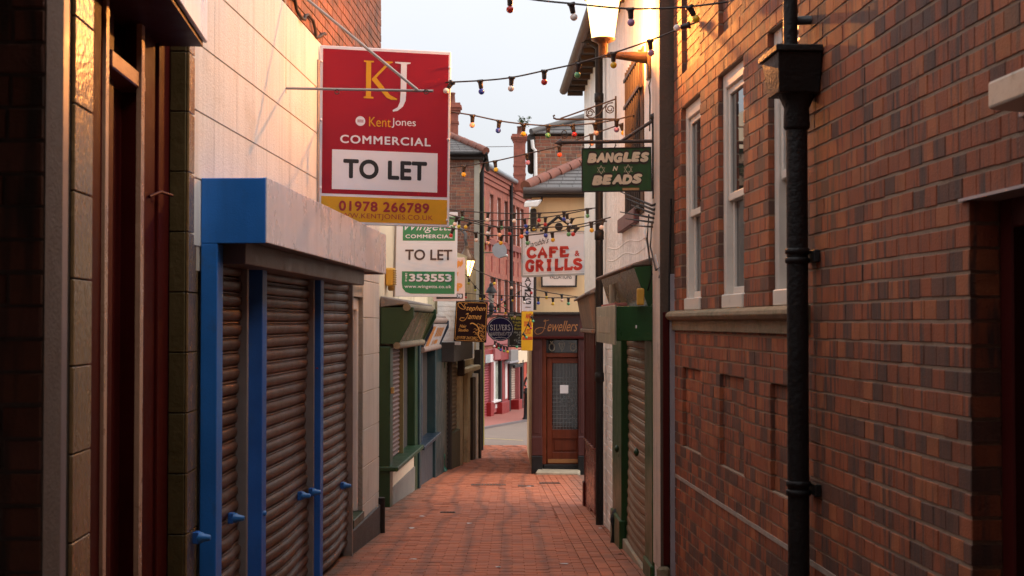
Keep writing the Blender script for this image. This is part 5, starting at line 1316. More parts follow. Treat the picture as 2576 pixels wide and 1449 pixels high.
part('sooty_bracket', MB().box(fj, jx(1334), jx(1349), jz(583), jz(525), -.1, .05), SOOT, t, .02)
c_ = at(1340, 513, YJ - .3)
t2 = thing('floodlight', 'white floodlight under the eaves of the peach jewellers building', 'floodlight', c_)
part('housing', MB().hexa([at(1318, 522, YJ - .35), at(1352, 520, YJ - .45), at(1358, 513, YJ - .2), at(1322, 516, YJ - .15), at(1319, 508, YJ - .35), at(1356, 503, YJ - .45), at(1366, 502, YJ - .2), at(1326, 503, YJ - .15)]), WHITEP, t2, .02, seg=2)
part('bracket', MB().tube([at(1362, 505, YJ - .25), at(1364, 492, YJ - .1)], .02, 6), IRON, t2)
# cream notice board, partly hidden
t2 = thing('notice_board', 'cream notice board in black frame on peach wall under the cafe sign', 'sign', at(1405, 720, YJ - .05))
q = Quad((1362, 668), (1451, 668), (1449, 721), (1363, 721), YJ - .04, YJ - .04)
part('panel', qbox(q, 0, 1, 0, 1, 0, .03), M('cream_sign_paint', (.66, .55, .48), .5, .06), t2)
for u0, u1, v0, v1 in ((-.02, .025, -.02, 1.03), (.97, 1.02, -.02, 1.03), (.026, .969, .95, 1.03), (.026, .969, -.02, .03)): part('frame', qbox(q, u0, u1, v0, v1, -.01, .045), SOOT, t2)
mb = MB(); text(q, 'VALUATIONS', .22, .86, .42, .64, .034, mb, .0, 0, 1.0); part('lettering', mb, BLACKP, t2)
# iron gable bracket with round emblem
t2 = thing('iron_gable_bracket', 'black iron gable-shaped bracket with round emblem above the cafe sign', 'bracket', at(1402, 575, YJ - 5))
Yg = 19.0
for a, b in (((1365, 577), (1404, 545)), ((1404, 545), (1450, 577)), ((1362, 577), (1362, 590)), ((1448, 577), (1450, 590)), ((1425, 577), (1452, 570))):
    part('bar', MB().tube([at(*a, Yg), at(*b, Yg)], .022, 6), BLACKP, t2)
part('roundel', MB().lathe(at(1406, 570, Yg), [(.05, -.01), (.055, 0), (.05, .02)], 18, axis=(0, -1, 0)), BLACKP, t2)

# brick house behind
YH = 31.0
fh = front(YH)
t = thing('brick_rear_house', 'old brick house with slate verge rising behind the peach jewellers', 'building', at(1400, 600, YH))
zt = at(1345, 342, YH).z
brickwork(t, fh, fh.s(1346, 400), fh.s(1520, 400), at(1400, 520, YH).z, zt, .078, (.225, .225, .11), TONES_O, MATS['pale_lime_mortar'], n_ind=200, depth=.08, seed=81, joint=.013)
part('body', MB().box(fh, fh.s(1347, 400), fh.s(1520, 400), -1.5, zt, -4, -.1), O_BRN, t)
A, B = at(1336, 336, YH - .12), at(1520, 286, YH + 1.2)
nr = 6
for r_ in range(nr):
    a, b = A.lerp(B, r_ / nr), A.lerp(B, min(1, (r_ + 1.25) / nr)); x = a.x
    while x < fh.s(1520, 300):
        part('slate', MB().hexa([Vector((x, a.y, a.z)), Vector((x + .24, a.y, a.z)), Vector((x + .24, b.y, b.z - .01)), Vector((x, b.y, b.z - .01)), Vector((x, a.y, a.z + .025)), Vector((x + .24, a.y, a.z + .025)), Vector((x + .24, b.y, b.z)), Vector((x, b.y, b.z))]), SLATE, t); x += .246
part('verge_tile', MB().tube([A + Vector((0, 0, .04)), B + Vector((0, 0, .06))], .07, 8), SLATE, t)
part('roof_board', MB().prism([A, Vector((fh.s(1520, 300), A.y, A.z)), B + Vector((0, 0, 0))], (0, .5, -.06)), SOOT, t)
part('white_pipe', MB().tube([at(1339, 352, YH - .1), at(1341, 372, YH - .1), at(1347, 378, YH - .1), at(1348, 470, YH - .1)], .04, 8), WHITEP, t)
part('sooty_gutter', MB().tube([at(1336, 345, YH - .05), at(1337, 430, YH + 1.5)], .09, 8), SOOT, t)
tch, a, b, ztc = chimney('chimney_stack', 'slender red brick chimney with leafy weed growing from its top', 1292, 1322, 335, 480, 58.0, 1, TONES_P, (418, 440))
# weed on the chimney
c_ = at(1318, 320, 58); t = thing('buddleia_weed', 'small green weed sprouting from the slender chimney', 'plant', c_)
random.seed(3)
for k in range(5):
    tip = c_ + Vector((random.uniform(-.25, .25), random.uniform(-.1, .1), random.uniform(.1, .55))); base = c_ + Vector((0, 0, -.15))
    st = part('stem', MB().tube([base, base.lerp(tip, .5) + Vector((.03, 0, .03)), tip], .012, 5), M('stem_green', (.06, .09, .03), .7), t)
    lf = MB()
    for j in range(16):
        p = base.lerp(tip, random.uniform(.35, 1.05)) + Vector((random.uniform(-.12, .12), random.uniform(-.1, .1), random.uniform(-.06, .08)))
        d1 = Vector((random.uniform(-1, 1), random.uniform(-1, 1), random.uniform(-.6, .6))).normalized() * .075; d2 = d1.cross(Vector((.2, .5, 1))).normalized() * .028
        lf.add([p - d1, p + d2, p + d1, p - d2], [(0, 1, 2, 3)])
    part('leaves', lf, M('leaf_green', (.07, .13, .035), .6, .3), st)

# ------------------------------------------------------------------ sign boards
RED_S = M('sign_red', (.27, .006, .018), .5, .05, 3, 0, spec=.25); YEL_S = M('sign_yellow', (.55, .28, .012), .5, .05, 3, 0, spec=.3); WHT_S = M('sign_white', (.66, .66, .70), .4, .05, 3, .0, stain=(.5, .48, .48), stain_lo=.66, stain_hi=.9, stain_scale=4)
BLK_S = M('sign_black', (.012, .011, .012), .4, .05, 3, 0); GRN_S = M('sign_green', (.005, .19, .075), .4, .05, 3, 0); GOLD_S = M('sign_gold', (.55, .24, .05), .4, .1, 5, 0)
CRED_S = M('sign_dark_red_ink', (.26, .012, .02), .45, .05, 3, 0)
def lay(t, q, mat, fn, d, nm='lettering'):
    mb = MB(); fn(mb, d); return part(nm, mb, mat, t)
# big red and yellow to-let board
q = Quad((804.9, 113.3), (1134.9, 130.6), (1129.9, 572), (800.6, 562), 11.0, 11.1); asp = .74
t = thing('to_let_board', 'large red and yellow commercial TO LET board on the cream wall', 'sign', q.P(.5, 1))
part('board', qbox(q, 0, 1, 0, 1, -.03, 0), WHT_S, t, .004)
part('red_field', qbox(q, .024, .982, .018, .83, 0, .0016), RED_S, t); part('yellow_field', qbox(q, .02, .982, .845, .985, 0, .0016), YEL_S, t)
part('white_field', qbox(q, .10, .905, .582, .805, .0016, .003), WHT_S, t)
mb = MB()
qpoly(q, [(.335, .074), (.41, .074), (.41, .082), (.39, .084), (.39, .276), (.41, .279), (.41, .287), (.335, .287), (.335, .279), (.352, .276), (.352, .084), (.335, .082)], .003, .0034, mb)
qpoly(q, [(.395, .176), (.51, .083), (.49, .081), (.49, .073), (.555, .073), (.555, .080), (.535, .084), (.43, .168), (.535, .262), (.59, .283), (.59, .289), (.545, .289), (.51, .279), (.398, .184)], .003, .0034, mb)
text(q, 'Kent', .378, .545, .391, .445, .003, mb, .0)
part('lettering', mb, YEL_S, t, label='yellow letters on the red field')
mb = MB()
qpoly(q, [(.572, .073), (.69, .073), (.69, .080), (.662, .084), (.660, .24), (.655, .29), (.635, .325), (.595, .35), (.56, .356), (.556, .348), (.595, .33), (.612, .30), (.616, .25), (.617, .084), (.572, .080)], .003, .0034, mb)
text(q, 'Jones', .55, .735, .392, .447, .003, mb, .0)
text(q, 'COMMERCIAL', .16, .85, .498, .545, .003, mb, .025, 0, 1.15)
part('lettering', mb, WHT_S, t, label='white letters and round logo on the red field')
part('logo_disc', qpoly(q, [(.312 + .037 * math.cos(k * math.pi / 10), .417 + .037 * asp * math.sin(k * math.pi / 10)) for k in range(20)], .003, .0034), WHT_S, t)
mb = MB()
for k in range(4): qbox(q, .29, .334, .41 + k * .004, .4115 + k * .004, .0034, .0038, mb)
for k in range(6): qbox(q, .29 + k * .0085, .292 + k * .0085, .408, .426, .0034, .0039, mb)
part('logo_grid', mb, CRED_S, t); mb = MB()
text(q, '01978 266789', .155, .845, .868, .925, .003, mb, .03, 0, 1.1); text(q, 'WWW.KENTJONES.CO.UK', .11, .875, .936, .972, .003, mb, .002, 0, 1.05)
part('lettering', mb, CRED_S, t, label='dark red phone number and web address')
mb = MB(); text(q, 'TO LET', .185, .825, .632, .742, .0036, mb, .035, 0, 1.05); part('lettering', mb, BLK_S, t, label='black words TO LET')
for u, v in ((.012, .09), (.012, .42), (.012, .8), (.99, .09), (.985, .5), (.985, .96)): part('bolt', MB().lathe(q.P(u, v), [(.012, 0), (.010, .008), (.004, .011)], 8, axis=q.n), WHT_S, t)
part('wall_batten', MB().tube([q.P(-.02, .02, -.04), q.P(-.02, .98, -.04)], .015, 6), RAIL, t)
# green and white board
q = Quad((998, 534), (1151.5, 534), (1148.6, 747.5), (993.6, 746), 19.4, 19.5); asp = .72
t = thing('to_let_board', 'green and white commercial TO LET board beyond the larger red one', 'sign', q.P(.5, 1))
part('board', qbox(q, 0, 1, 0, 1, -.03, 0), WHT_S, t, .004)
part('green_field', qbox(q, .107, .96, .05, .336, 0, .002), GRN_S, t)
mb = MB(); qpoly(q, [(.105, .70), (.965, .70), (.965, .963), (.25, .963), (.17, .945), (.12, .90), (.105, .84)], 0, .002, mb); part('green_field', mb, GRN_S, t)
mb = MB(); text(q, 'Wingetts', .13, .93, .12, .245, .004, mb, .0, .35); text(q, 'COMMERCIAL', .15, .92, .263, .308, .004, mb, .03, 0, 1.15)
text(q, '353553', .22, .91, .729, .82, .0045, mb, .04); text(q, 'www.wingetts.co.uk', .15, .91, .858, .908, .004, mb, .02, 0, 1.1)
for k, ch in enumerate('01978'): text(q, ch, .158, .19, .72 + k * .021, .736 + k * .021, .004, mb, .02)
part('lettering', mb, WHT_S, t, label='white letters on the green fields')
mb = MB(); text(q, '353553', .232, .922, .735, .826, .0035, mb, .04); text(q, 'TO LET', .15, .92, .44, .567, .004, mb, .02)
part('lettering', mb, M('sign_charcoal', (.035, .022, .026), .4), t, label='charcoal words TO LET')
part('post', MB().tube([q.P(-.01, -.02, -.03), q.P(-.01, 1.0, -.03)], .02, 6), RAIL, t)
# pale pink sign behind it
q = Quad((1090, 650), (1169.5, 648), (1169.5, 757), (1090, 758), 21.5, 21.6)
t = thing('hanging_sign', 'pale pink sign with orange letter P half hidden by green board', 'sign', q.P(.5, 1))
part('board', qbox(q, 0, 1, 0, 1, -.03, 0), M('sign_pale_pink', (.62, .42, .36), .45, .05), t, .004)
part('black_strip', qbox(q, .1, .935, .83, .945, 0, .003), BLK_S, t)
mb = MB(); text(q, '78', .75, .90, .85, .925, .005, mb, .03); part('lettering', mb, WHT_S, t)
mb = MB(); text(q, 'P', .735, .92, .585, .77, .004, mb, .06); qpoly(q, [(.74, .1), (.8, .06), (.86, .1), (.92, .04), (.94, .14), (.86, .22), (.84, .18), (.76, .24)], 0, .004, mb); text(q, 'T', .735, .8, .34, .42, .004, mb, .05)
part('lettering', mb, M('sign_orange', (.62, .22, .03), .4), t)
part('hanger', MB().tube([q.P(.5, -.0, -.01), q.P(.45, -.15, -.2), q.P(.1, -.3, -.6)], .012, 5), IRON, t)
# brown hair studio sign
q = Quad((1147.2, 757.9), (1227.5, 760), (1223.3, 862), (1140.9, 858.6), 25.0, 25.0); asp = .8
t = thing('hanging_sign', 'dark brown hair studio sign with gold script hanging over the alley', 'sign', q.P(.5, 1))
part('board', qbox(q, 0, 1, 0, 1, -.03, 0), M('sign_dark_brown', (.016, .005, .004), .5, .1, 3, 0, spec=.08), t, .004)
mb = MB(); e = .035
rr = [(e + .05, .025), (1 - e - .05, .025), (1 - e, .065), (1 - e, .93), (1 - e - .05, .97), (e + .05, .97), (e, .93), (e, .065), (e + .05, .025)]
qstroke(q, rr, .012, .003, mb, asp)
text(q, 'tephen', .34, .93, .10, .255, .003, mb, .0, .4); qstroke(q, spline([(.36, .06), (.30, .05), (.27, .10), (.31, .14), (.28, .19), (.18, .18), (.09, .12), (.08, .06), (.14, .04), (.22, .10), (.3, .18)]), .014, .003, mb, asp)
text(q, 'ames', .40, .82, .34, .43, .003, mb, .0, .4); qstroke(q, spline([(.42, .29), (.33, .32), (.40, .29), (.36, .40), (.27, .48), (.16, .46), (.18, .41), (.30, .41)]), .014, .003, mb, asp)
text(q, 'Hair', .16, .37, .575, .65, .003, mb, .0, .2); text(q, 'Studio', .12, .43, .67, .745, .003, mb, .0, .2); text(q, '01978 265295', .09, .70, .865, .935, .003, mb, -.002, .3)
random.seed(9)
for k in range(16):   # curling ornament
    x = .62 + .3 * random.random(); y = .56 + k * .025; s_ = random.uniform(.05, .12)
    qstroke(q, spline([(x - s_, y), (x - s_ * .3, y - .02), (x + s_ * .4, y + .015), (x + s_, y - .01)]), random.uniform(.008, .016), .003, mb, asp)
qstroke(q, spline([(.48, .55), (.55, .53), (.63, .56), (.7, .6), (.76, .7), (.74, .8), (.80, .9), (.86, .95)]), .03, .003, mb, asp)
part('lettering', mb, GOLD_S, t)
part('hanger', MB().tube([q.P(.0, -.02, -.02), q.P(1.05, -.03, -.02)], .014, 6), IRON, t)
# blue oval sign
cO = at(1258.5, 827.3, 30.0); rx, rz_ = 34 / FPX * 30, 30.5 / FPX * 30
class Ov:
    n = Vector((0, -1, 0))
    def P(s, u, v, d=0): return Vector((cO.x + (u - .5) * 2 * rx, cO.y - d, cO.z - (v - .5) * 2 * rz_))
q = Ov(); asp = rx / rz_
t = thing('hanging_sign', 'dark blue oval amusements sign hanging beyond the brown one', 'sign', cO)
el = lambda r: [(.5 + r * math.cos(k * math.pi / 24), .5 + r * math.sin(k * math.pi / 24)) for k in range(48)]
mb = MB(); qpoly(q, el(.5), -.04, 0, mb); part('board', mb, M('sign_navy', (.012, .009, .05), .5, .1, 3, 0, spec=.1), t)
mb = MB(); qstroke(q, el(.455) + [el(.455)[0]], .012, .004, mb, asp)
serif(q, 'SILVERS', .13, .87, .33, .56, .015, .004, mb, asp); serif(q, 'AMUSEMENTS', .09, .91, .63, .77, .010, .004, mb, asp)
qstroke(q, spline([(.3, .86), (.42, .86), (.46, .83), (.5, .87), (.54, .83), (.58, .86), (.7, .86)]), .012, .004, mb, asp)
part('lettering', mb, WHT_S, t)
part('hanger', MB().tube([q.P(-.35, .0, 0), q.P(1.1, -.02, 0)], .012, 6), IRON, t)
# butcher's chalkboard style sign
q = Quad((1277, 789), (1330, 789), (1330, 875), (1277, 873), 32.0, 32.0); asp = .62
t = thing('hanging_sign', 'black lettered family butchers board behind the yellow vertical sign', 'sign', q.P(.5, 1))
part('board', qbox(q, 0, 1, 0, 1, -.03, 0), BLK_S, t, .004)
mb = MB(); qstroke(q, [(.06, 1 - .05), (.06, .1), (.1, .04), (.96, .04)], .02, .004, mb, asp); qstroke(q, [(.06, .95), (.96, .95)], .02, .004, mb, asp)
for k, (s_, a, b) in enumerate((('We Deliver', .3, .98), ('Prize', .42, .9), ('&', .5, .6), ('Cooked', .3, .9), ('Meats', .35, .85))): text(q, s_, a, b, .53 + k * .075, .585 + k * .075, .004, mb, 0, .5)
part('lettering', mb, M('sign_pale_grey', (.42, .45, .45), .5), t)
mb = MB(); text(q, 'Williams', .12, .98, .08, .19, .004, mb, .02); text(q, 'Traditional', .22, .99, .22, .29, .004, mb, .01); text(q, 'Family', .34, .98, .32, .39, .004, mb, .01); text(q, 'Butchers', .32, .98, .41, .48, .004, mb, .01)
part('lettering', mb, M('sign_ochre', (.42, .36, .04), .5), t)
# vertical pink-white sign and the yellow one below
q = Quad((1313, 640), (1342.5, 640), (1341.5, 783), (1312.3, 783), 24.6, 24.6); asp = .21
t = thing('vertical_sign', 'tall narrow pale sign with stacked black letters beside the cafe sign', 'sign', q.P(.5, 1))
part('board', qbox(q, 0, 1, 0, 1, -.1, 0), M('sign_pinkish_white', (.62, .52, .52), .45, .05), t, .006)
mb = MB()
for ch, y0, y1 in (('A', 696, 710), ('V', 712.5, 726), ('I', 728, 733), ('N', 735, 748.5), ('G', 750.5, 765)):
    text(q, ch, .25, .8, (y0 - 640) / 143, (y1 - 640) / 143, .004, mb, .015)
qbox(q, .3, .78, (772 - 640) / 143, (773.6 - 640) / 143, 0, .004, mb)
part('lettering', mb, BLK_S, t)
q = Quad((1312.3, 783.6), (1341, 783.6), (1339, 882.5), (1311, 882), 24.6, 24.6); asp = .28
t = thing('vertical_sign', 'bright yellow vertical sign with red letters left of the jewellers fascia', 'sign', q.P(.5, 1))
part('board', qbox(q, 0, 1, 0, 1, -.1, 0), M('sign_bright_yellow', (.72, .36, .008), .4, .06), t, .006)
mb = MB(); text(q, 'AND', .36, .88, .05, .18, .004, mb, .03); text(q, 'DOOR', .25, .9, .25, .38, .004, mb, .03); text(q, 'LTD.', .36, .86, .45, .57, .004, mb, .03); qbox(q, .1, .98, .64, .72, 0, .003, mb)
part('lettering', mb, M('sign_bright_red', (.55, .03, .015), .4), t)
mb = MB(); text(q, 'TEL 01978 357073', .14, .94, .66, .70, .005, mb, .0); part('lettering', mb, YEL_S, t)
# cafe sign
q = Quad((1313.5, 584.5), (1476.5, 581.7), (1475.5, 688.2), (1312.6, 694.7), 19.0, 18.9); asp = 163 / 108
t = thing('cafe_sign', 'white cafe and grills sign with bold red lettering', 'sign', q.P(.5, 1))
part('board', qbox(q, 0, 1, 0, 1, -.05, 0), WHT_S, t, .004)
for u0, u1, v0, v1 in ((-.008, .012, -.012, 1.012), (.988, 1.008, -.012, 1.012), (.0125, .9875, -.012, .01), (.0125, .9875, .985, 1.03)): part('frame', qbox(q, u0, u1, v0, v1, -.06, .012), M('sign_grey_edge', (.33, .34, .33), .5, .15), t)
mb = MB(); e = .035; qstroke(q, [(e, .06), (1 - e, .05), (1 - e, .95), (e, .94), (e, .06)], .003, .003, mb, asp); part('keyline', mb, M('sign_grey_line', (.25, .25, .25), .5), t)
mb = MB(); serif(q, 'CAFE', .085, .715, .365, .575, .050, .004, mb, asp, .24); serif(q, 'GRILLS', .065, .925, .655, .885, .050, .004, mb, asp, .18)
text(q, '&', .815, .89, .45, .58, .004, mb, .02)
part('lettering', mb, M('sign_cafe_red', (.46, .018, .012), .45, .08), t)
mb = MB(); text(q, "arubbi's", .13, .415, .155, .30, .004, mb, -.004, .45, 1.0, rot=-.10); qstroke(q, spline([(.05, .34), (.07, .32), (.085, .2), (.10, .3), (.115, .2), (.13, .28)]), .007, .004, mb, asp)
part('lettering', mb, BLK_S, t, label='small black script words')
part('bracket', MB().tube([q.P(.98, 1.02, -.02), q.P(1.12, 1.0, -.02)], .012, 6), IRON, t); part('bracket', MB().tube([q.P(.98, .0, -.02), q.P(1.12, .0, -.02)], .012, 6), IRON, t)
# bangles sign with its iron bracket
YBn = 10.85
q = Quad((1464.2, 374.3), (1637.3, 371), (1639.5, 479.6), (1464.5, 482), YBn, YBn); asp = 173 / 108
t = thing('bangles_sign', 'dark green bangles and beads sign with chunky cream lettering', 'sign', q.P(.5, 1))
part('board', qbox(q, 0, 1, 0, 1, -.025, 0), M('sign_dark_green', (.016, .068, .011), .5, .2, 6, .1, 40, streak=.2), t, .004)
for u0, u1, v0, v1 in ((-.006, .006, -.01, 1.01), (.994, 1.006, -.01, 1.01), (.0065, .9935, -.015, .008), (.0065, .9935, .99, 1.012)): part('frame', qbox(q, u0, u1, v0, v1, -.03, .006), SOOT, t)
part('bare_wood_patch', qbox(q, .58, .82, .93, .985, 0, .003), M('bare_ply', (.42, .22, .09), .8, .3, 20), t)
mo, mi_ = MB(), MB()
def bubble(w_, u0, u1, v0, v1, slope):
    n = len(w_); cw = (u1 - u0) / n
    for k, ch in enumerate(w_):
        a = u0 + k * cw + .006; b = a + cw - .004; dv = slope * k / n + random.uniform(-.012, .012)
        text(q, ch, a - .020, b + .020, v0 + dv - .05, v1 + dv + .05, .0025, mo, .13, .2); text(q, ch, a - .006, b + .006, v0 + dv, v1 + dv, .005, mi_, .085, .2)
SBO, SCL = M('sign_brown_outline', (.03, .014, .006), .5), M('sign_cream_letter', (.74, .60, .41), .6, .1, 9)
bubble('BANGLES', .075, .965, .115, .345, -.01); part('letter_outline', mo, SBO, t); part('lettering', mi_, SCL, t)
mo, mi_ = MB(), MB(); bubble('BEADS', .14, .86, .62, .85, -.01); part('letter_outline', mo, SBO, t); part('lettering', mi_, SCL, t)
mi_ = MB(); text(q, 'N', .44, .52, .42, .53, .005, mi_, .05, .3); part('lettering', mi_, SCL, t)
mb = MB()
for cu_, cv_, r_ in ((.275, .5, .062), (.665, .5, .07)):
    for o_ in (0, 1):
        pts = [(cu_ + r_ * math.sin(k * 2 * math.pi / 3 + o_ * math.pi), cv_ - r_ * asp * math.cos(k * 2 * math.pi / 3 + o_ * math.pi)) for k in range(4)]
        qstroke(q, pts, .006, .005, mb, asp)
part('star', mb, MATS['sign_cream_letter'], t)
a, b = at(1411, 358, YBn), at(1645, 355, YBn)
t = thing('sign_bracket', 'heavy black iron bracket carrying the green bangles sign', 'bracket', at(1645, 400, YBn))
part('arm', MB().tube([a, b], .014, 8), IRON, t); part('point', MB().tube([at(1395, 360, YBn), at(1412, 358, YBn)], [.004, .03], 8), IRON, t)
part('post', MB().tube([at(1646, 298, YBn), at(1647, 500, YBn)], .02, 8), BLACKP, t); part('finial', MB().lathe(at(1646, 298, YBn), [(.02, -.02), (.035, .0), (.03, .03), (.005, .045)], 10), BLACKP, t)
part('brace', MB().tube([at(1565, 354, YBn), at(1643, 303, YBn)], .013, 8), IRON, t)
for x in (1485, 1548, 1619): part('hook', MB().tube([at(x, 356, YBn), at(x + 1, 366, YBn), at(x - 2, 371, YBn), at(x + 1, 375, YBn)], .006, 5), IRON, t)
part('wire_scroll', MB().tube([at(1420 + 9 * math.cos(k * .5) * (1 - k * .03), 337 + 12 * math.sin(k * .5) * (1 - k * .03), YBn) for k in range(20)], .004, 5), IRON, t)
# empty scroll bracket
Ys = RP.s(1551, 290)
t = thing('scroll_bracket', 'empty wrought-iron scroll bracket on the white wall by the drainpipe', 'bracket', at(1551, 290, Ys))
part('arm', MB().tube([at(1551, 300, Ys), at(1400, 300, Ys), at(1393, 297, Ys), at(1392, 292, Ys), at(1396, 290, Ys)], .010, 6), IRON, t)
part('stay', MB().tube([at(1410, 298, Ys), at(1549, 249, Ys)], .008, 6), IRON, t); part('post', MB().tube([at(1549, 242, Ys), at(1549, 301, Ys)], .009, 6), IRON, t)
for cx_, cy_, r_, ph in ((1484, 284, 11, 0), (1535, 274, 12, 2.5)):
    part('scroll', MB().tube([at(cx_ + r_ * (1 - k * .028) * math.cos(ph + k * .42), cy_ - r_ * (1 - k * .028) * math.sin(ph + k * .42), Ys) for k in range(26)], .006, 5), IRON, t)
part('curve', MB().tube([at(x, y, Ys) for x, y in ((1474, 290), (1482, 296), (1492, 297), (1508, 286), (1520, 270), (1530, 260), (1542, 258))], .006, 5), IRON, t)

# ------------------------------------------------------------------ lamps
GLOW = emit_mat('lamp_glass_glow', (1.0, .60, .22), 5.5, .45)
GLOW2 = emit_mat('far_lamp_glow', (1.0, .50, .16), 12.0, .5)
AMB = M('lamp_metal', (.11, .055, .025), .4, .2, 6, .05, metal=.3)
Yl = RP.s(1630, 150, .02)
t = thing('wall_lantern', 'lit street lantern with tapered glass on a bracket from the white wall', 'street lamp', at(1630, 150, Yl))
def lz(y): return at(1517, y, Yl).z
c_ = at(1517, 97, Yl); X_ = c_.x
zg0, zg1 = lz(97), lz(2)
part('glass', MB().lathe((X_, Yl, zg0), [(.088, 0), (.130, zg1 - zg0)], 28), GLOW, t)
part('cap', MB().lathe((X_, Yl, zg1), [(.135, 0), (.15, .012), (.15, .03), (.10, .10), (.03, .15)], 28), AMB, t)
part('collar', MB().lathe((X_, Yl, lz(144)), [(.036, 0), (.038, lz(112) - lz(144)), (.05, lz(108) - lz(144)), (.095, zg0 - lz(144) - .012), (.095, zg0 - lz(144) - .001)], 24), AMB, t)
wp = RP.P(Yl, .02, lz(145))
part('arm', MB().tube([Vector((X_ + .02, Yl, lz(138))), wp], [.02, .05], 12), AMB, t)
part('wall_plate', MB().box(RP, Yl - .06, Yl + .06, lz(200), lz(100), .0, .03), AMB, t, .006)
part('feed_cable', MB().tube([at(1637, 200, Yl), at(1632, 215, Yl), at(1635, 240, Yl), at(1634, 330, Yl)], .006, 5), IRON, t)
def lamp_light(pos, power, col, r):
    l = bpy.data.lights.new('lamp_light', 'POINT'); l.energy = power; l.color = col; l.shadow_soft_size = r
    o = bpy.data.objects.new('lamp_light', l); COL.objects.link(o); o.location = pos
lamp_light((X_, Yl, zg0 + .045), 520, (1, .34, .065), .03)
# second lantern hanging from the brick corner
Y2 = 30.0
t = thing('hanging_lantern', 'lit copper lantern hanging from a snake bracket left of the satellite dish', 'street lamp', at(1174, 640, Y2))
def z2(y): return at(1174, y, Y2).z
X2 = at(1173.6, 640, Y2).x; r_ = FPX / Y2
part('roof', MB().lathe((X2, Y2, z2(656)), [(22 / r_, 0), (22.5 / r_, .02), (15 / r_, .12), (8 / r_, .22), (5 / r_, .28), (6 / r_, .30), (2 / r_, .33)], 12), AMB, t)
part('glass', MB().lathe((X2, Y2, z2(695)), [(8 / r_, 0), (20 / r_, z2(657) - z2(695))], 6), GLOW2, t)
for k in range(6):
    a = k * math.pi / 3 + .12
    part('glazing_bar', MB().tube([(X2 + 8.4 / r_ * math.cos(a), Y2 + 8.4 / r_ * math.sin(a), z2(695)), (X2 + 20.5 / r_ * math.cos(a), Y2 + 20.5 / r_ * math.sin(a), z2(656))], .012, 5), AMB, t)
part('base', MB().lathe((X2, Y2, z2(699)), [(3 / r_, 0), (8.5 / r_, .02), (8.5 / r_, .04)], 10), AMB, t)
part('bracket', MB().tube([at(x, y, Y2 + d) for x, y, d in ((1150, 566, .6), (1156, 574, .4), (1166, 582, .2), (1172, 590, .1), (1171, 602, 0), (1173, 612, 0), (1174, 625, 0))], .035, 8), IRON, t)
lamp_light((X2, Y2, z2(672)), 120, (1, .42, .10), .04)
# dark lantern on a post
Y3 = 41.0
b3 = at(1236, 810, Y3); g3 = gz(Y3)
t = thing('bracket_lantern', 'dark unlit heritage lantern seen above the blue oval sign', 'street lamp', (b3.x, Y3, at(1236, 796, Y3).z))
def z3(y): return at(1236, y, Y3).z
r_ = FPX / Y3
part('bracket', MB().tube([(b3.x, Y3, z3(762)), (b3.x, Y3, z3(788)), (b3.x - .1, Y3, z3(796)), (b3.x - .5, Y3 - .6, z3(800))], [.04, .05, .05, .05], 8), BLACKP, t)
part('boss', MB().lathe((b3.x, Y3, z3(785)), [(.05, 0), (.10, .05), (.06, .1), (.09, .16), (.04, .25)], 12), BLACKP, t)
part('glass', MB().lathe((b3.x, Y3, z3(762)), [(5.5 / r_, 0), (8.5 / r_, z3(737) - z3(762))], 6), M('dim_lamp_glass', (.33, .31, .28), .3, .1), t)
part('roof', MB().lathe((b3.x, Y3, z3(737)), [(14 / r_, 0), (14 / r_, .03), (9 / r_, .14), (5 / r_, .2), (6 / r_, .23), (4 / r_, .27), (1 / r_, .3)], 12), BLACKP, t)

# ------------------------------------------------------------------ festoon lights
BC = {'w': (.72, .66, .62), 'p': (.70, .42, .30), 'b': (.03, .06, .36), 'r': (.42, .02, .015), 'y': (.62, .38, .015), 'g': (.09, .30, .14), 'v': (.34, .18, .33), 'o': (.62, .10, .03), 'l': (.45, .42, .04)}
BM = {k: M('bulb_' + n, BC[k], .30, .05, 30, 0, spec=.6) for k, n in zip('wpbrygvol', ('white', 'peach', 'blue', 'red', 'yellow', 'green', 'violet', 'orange', 'lime'))}
HOLD = MB(); HOLD.lathe((0, 0, -.062), [(.014, 0), (.0165, .004), (.0175, .03), (.019, .048), (.024, .052), (.024, .060), (.010, .068)], 12); HOLD.hexa([(-.028, -.007, -.006), (.028, -.007, -.006), (.028, .007, -.006), (-.028, .007, -.006), (-.022, -.006, .008), (.022, -.006, .008), (.022, .006, .008), (-.022, .006, .008)])
holder_me = HOLD.mesh('bulb_holder', [M('black_rubber', (.018, .013, .012), .5, .2, 20, .1)])
prof = [(.012, -.060)] + [(.0235 * math.sin(a), -.085 - .0235 * math.cos(math.pi - a)) for a in [math.pi * k / 9 for k in range(1, 9)]] + [(.002, -.1085)]
prof = [(r, z) for r, z in prof]
bulb_me = {}
for k in BM:
    b = MB(); b.lathe((0, 0, 0), sorted(prof, key=lambda p: p[1]), 14); bulb_me[k] = b.mesh('bulb', [BM[k]])
CABLE = M('black_cable', (.03, .018, .014), .6, .2, 20)
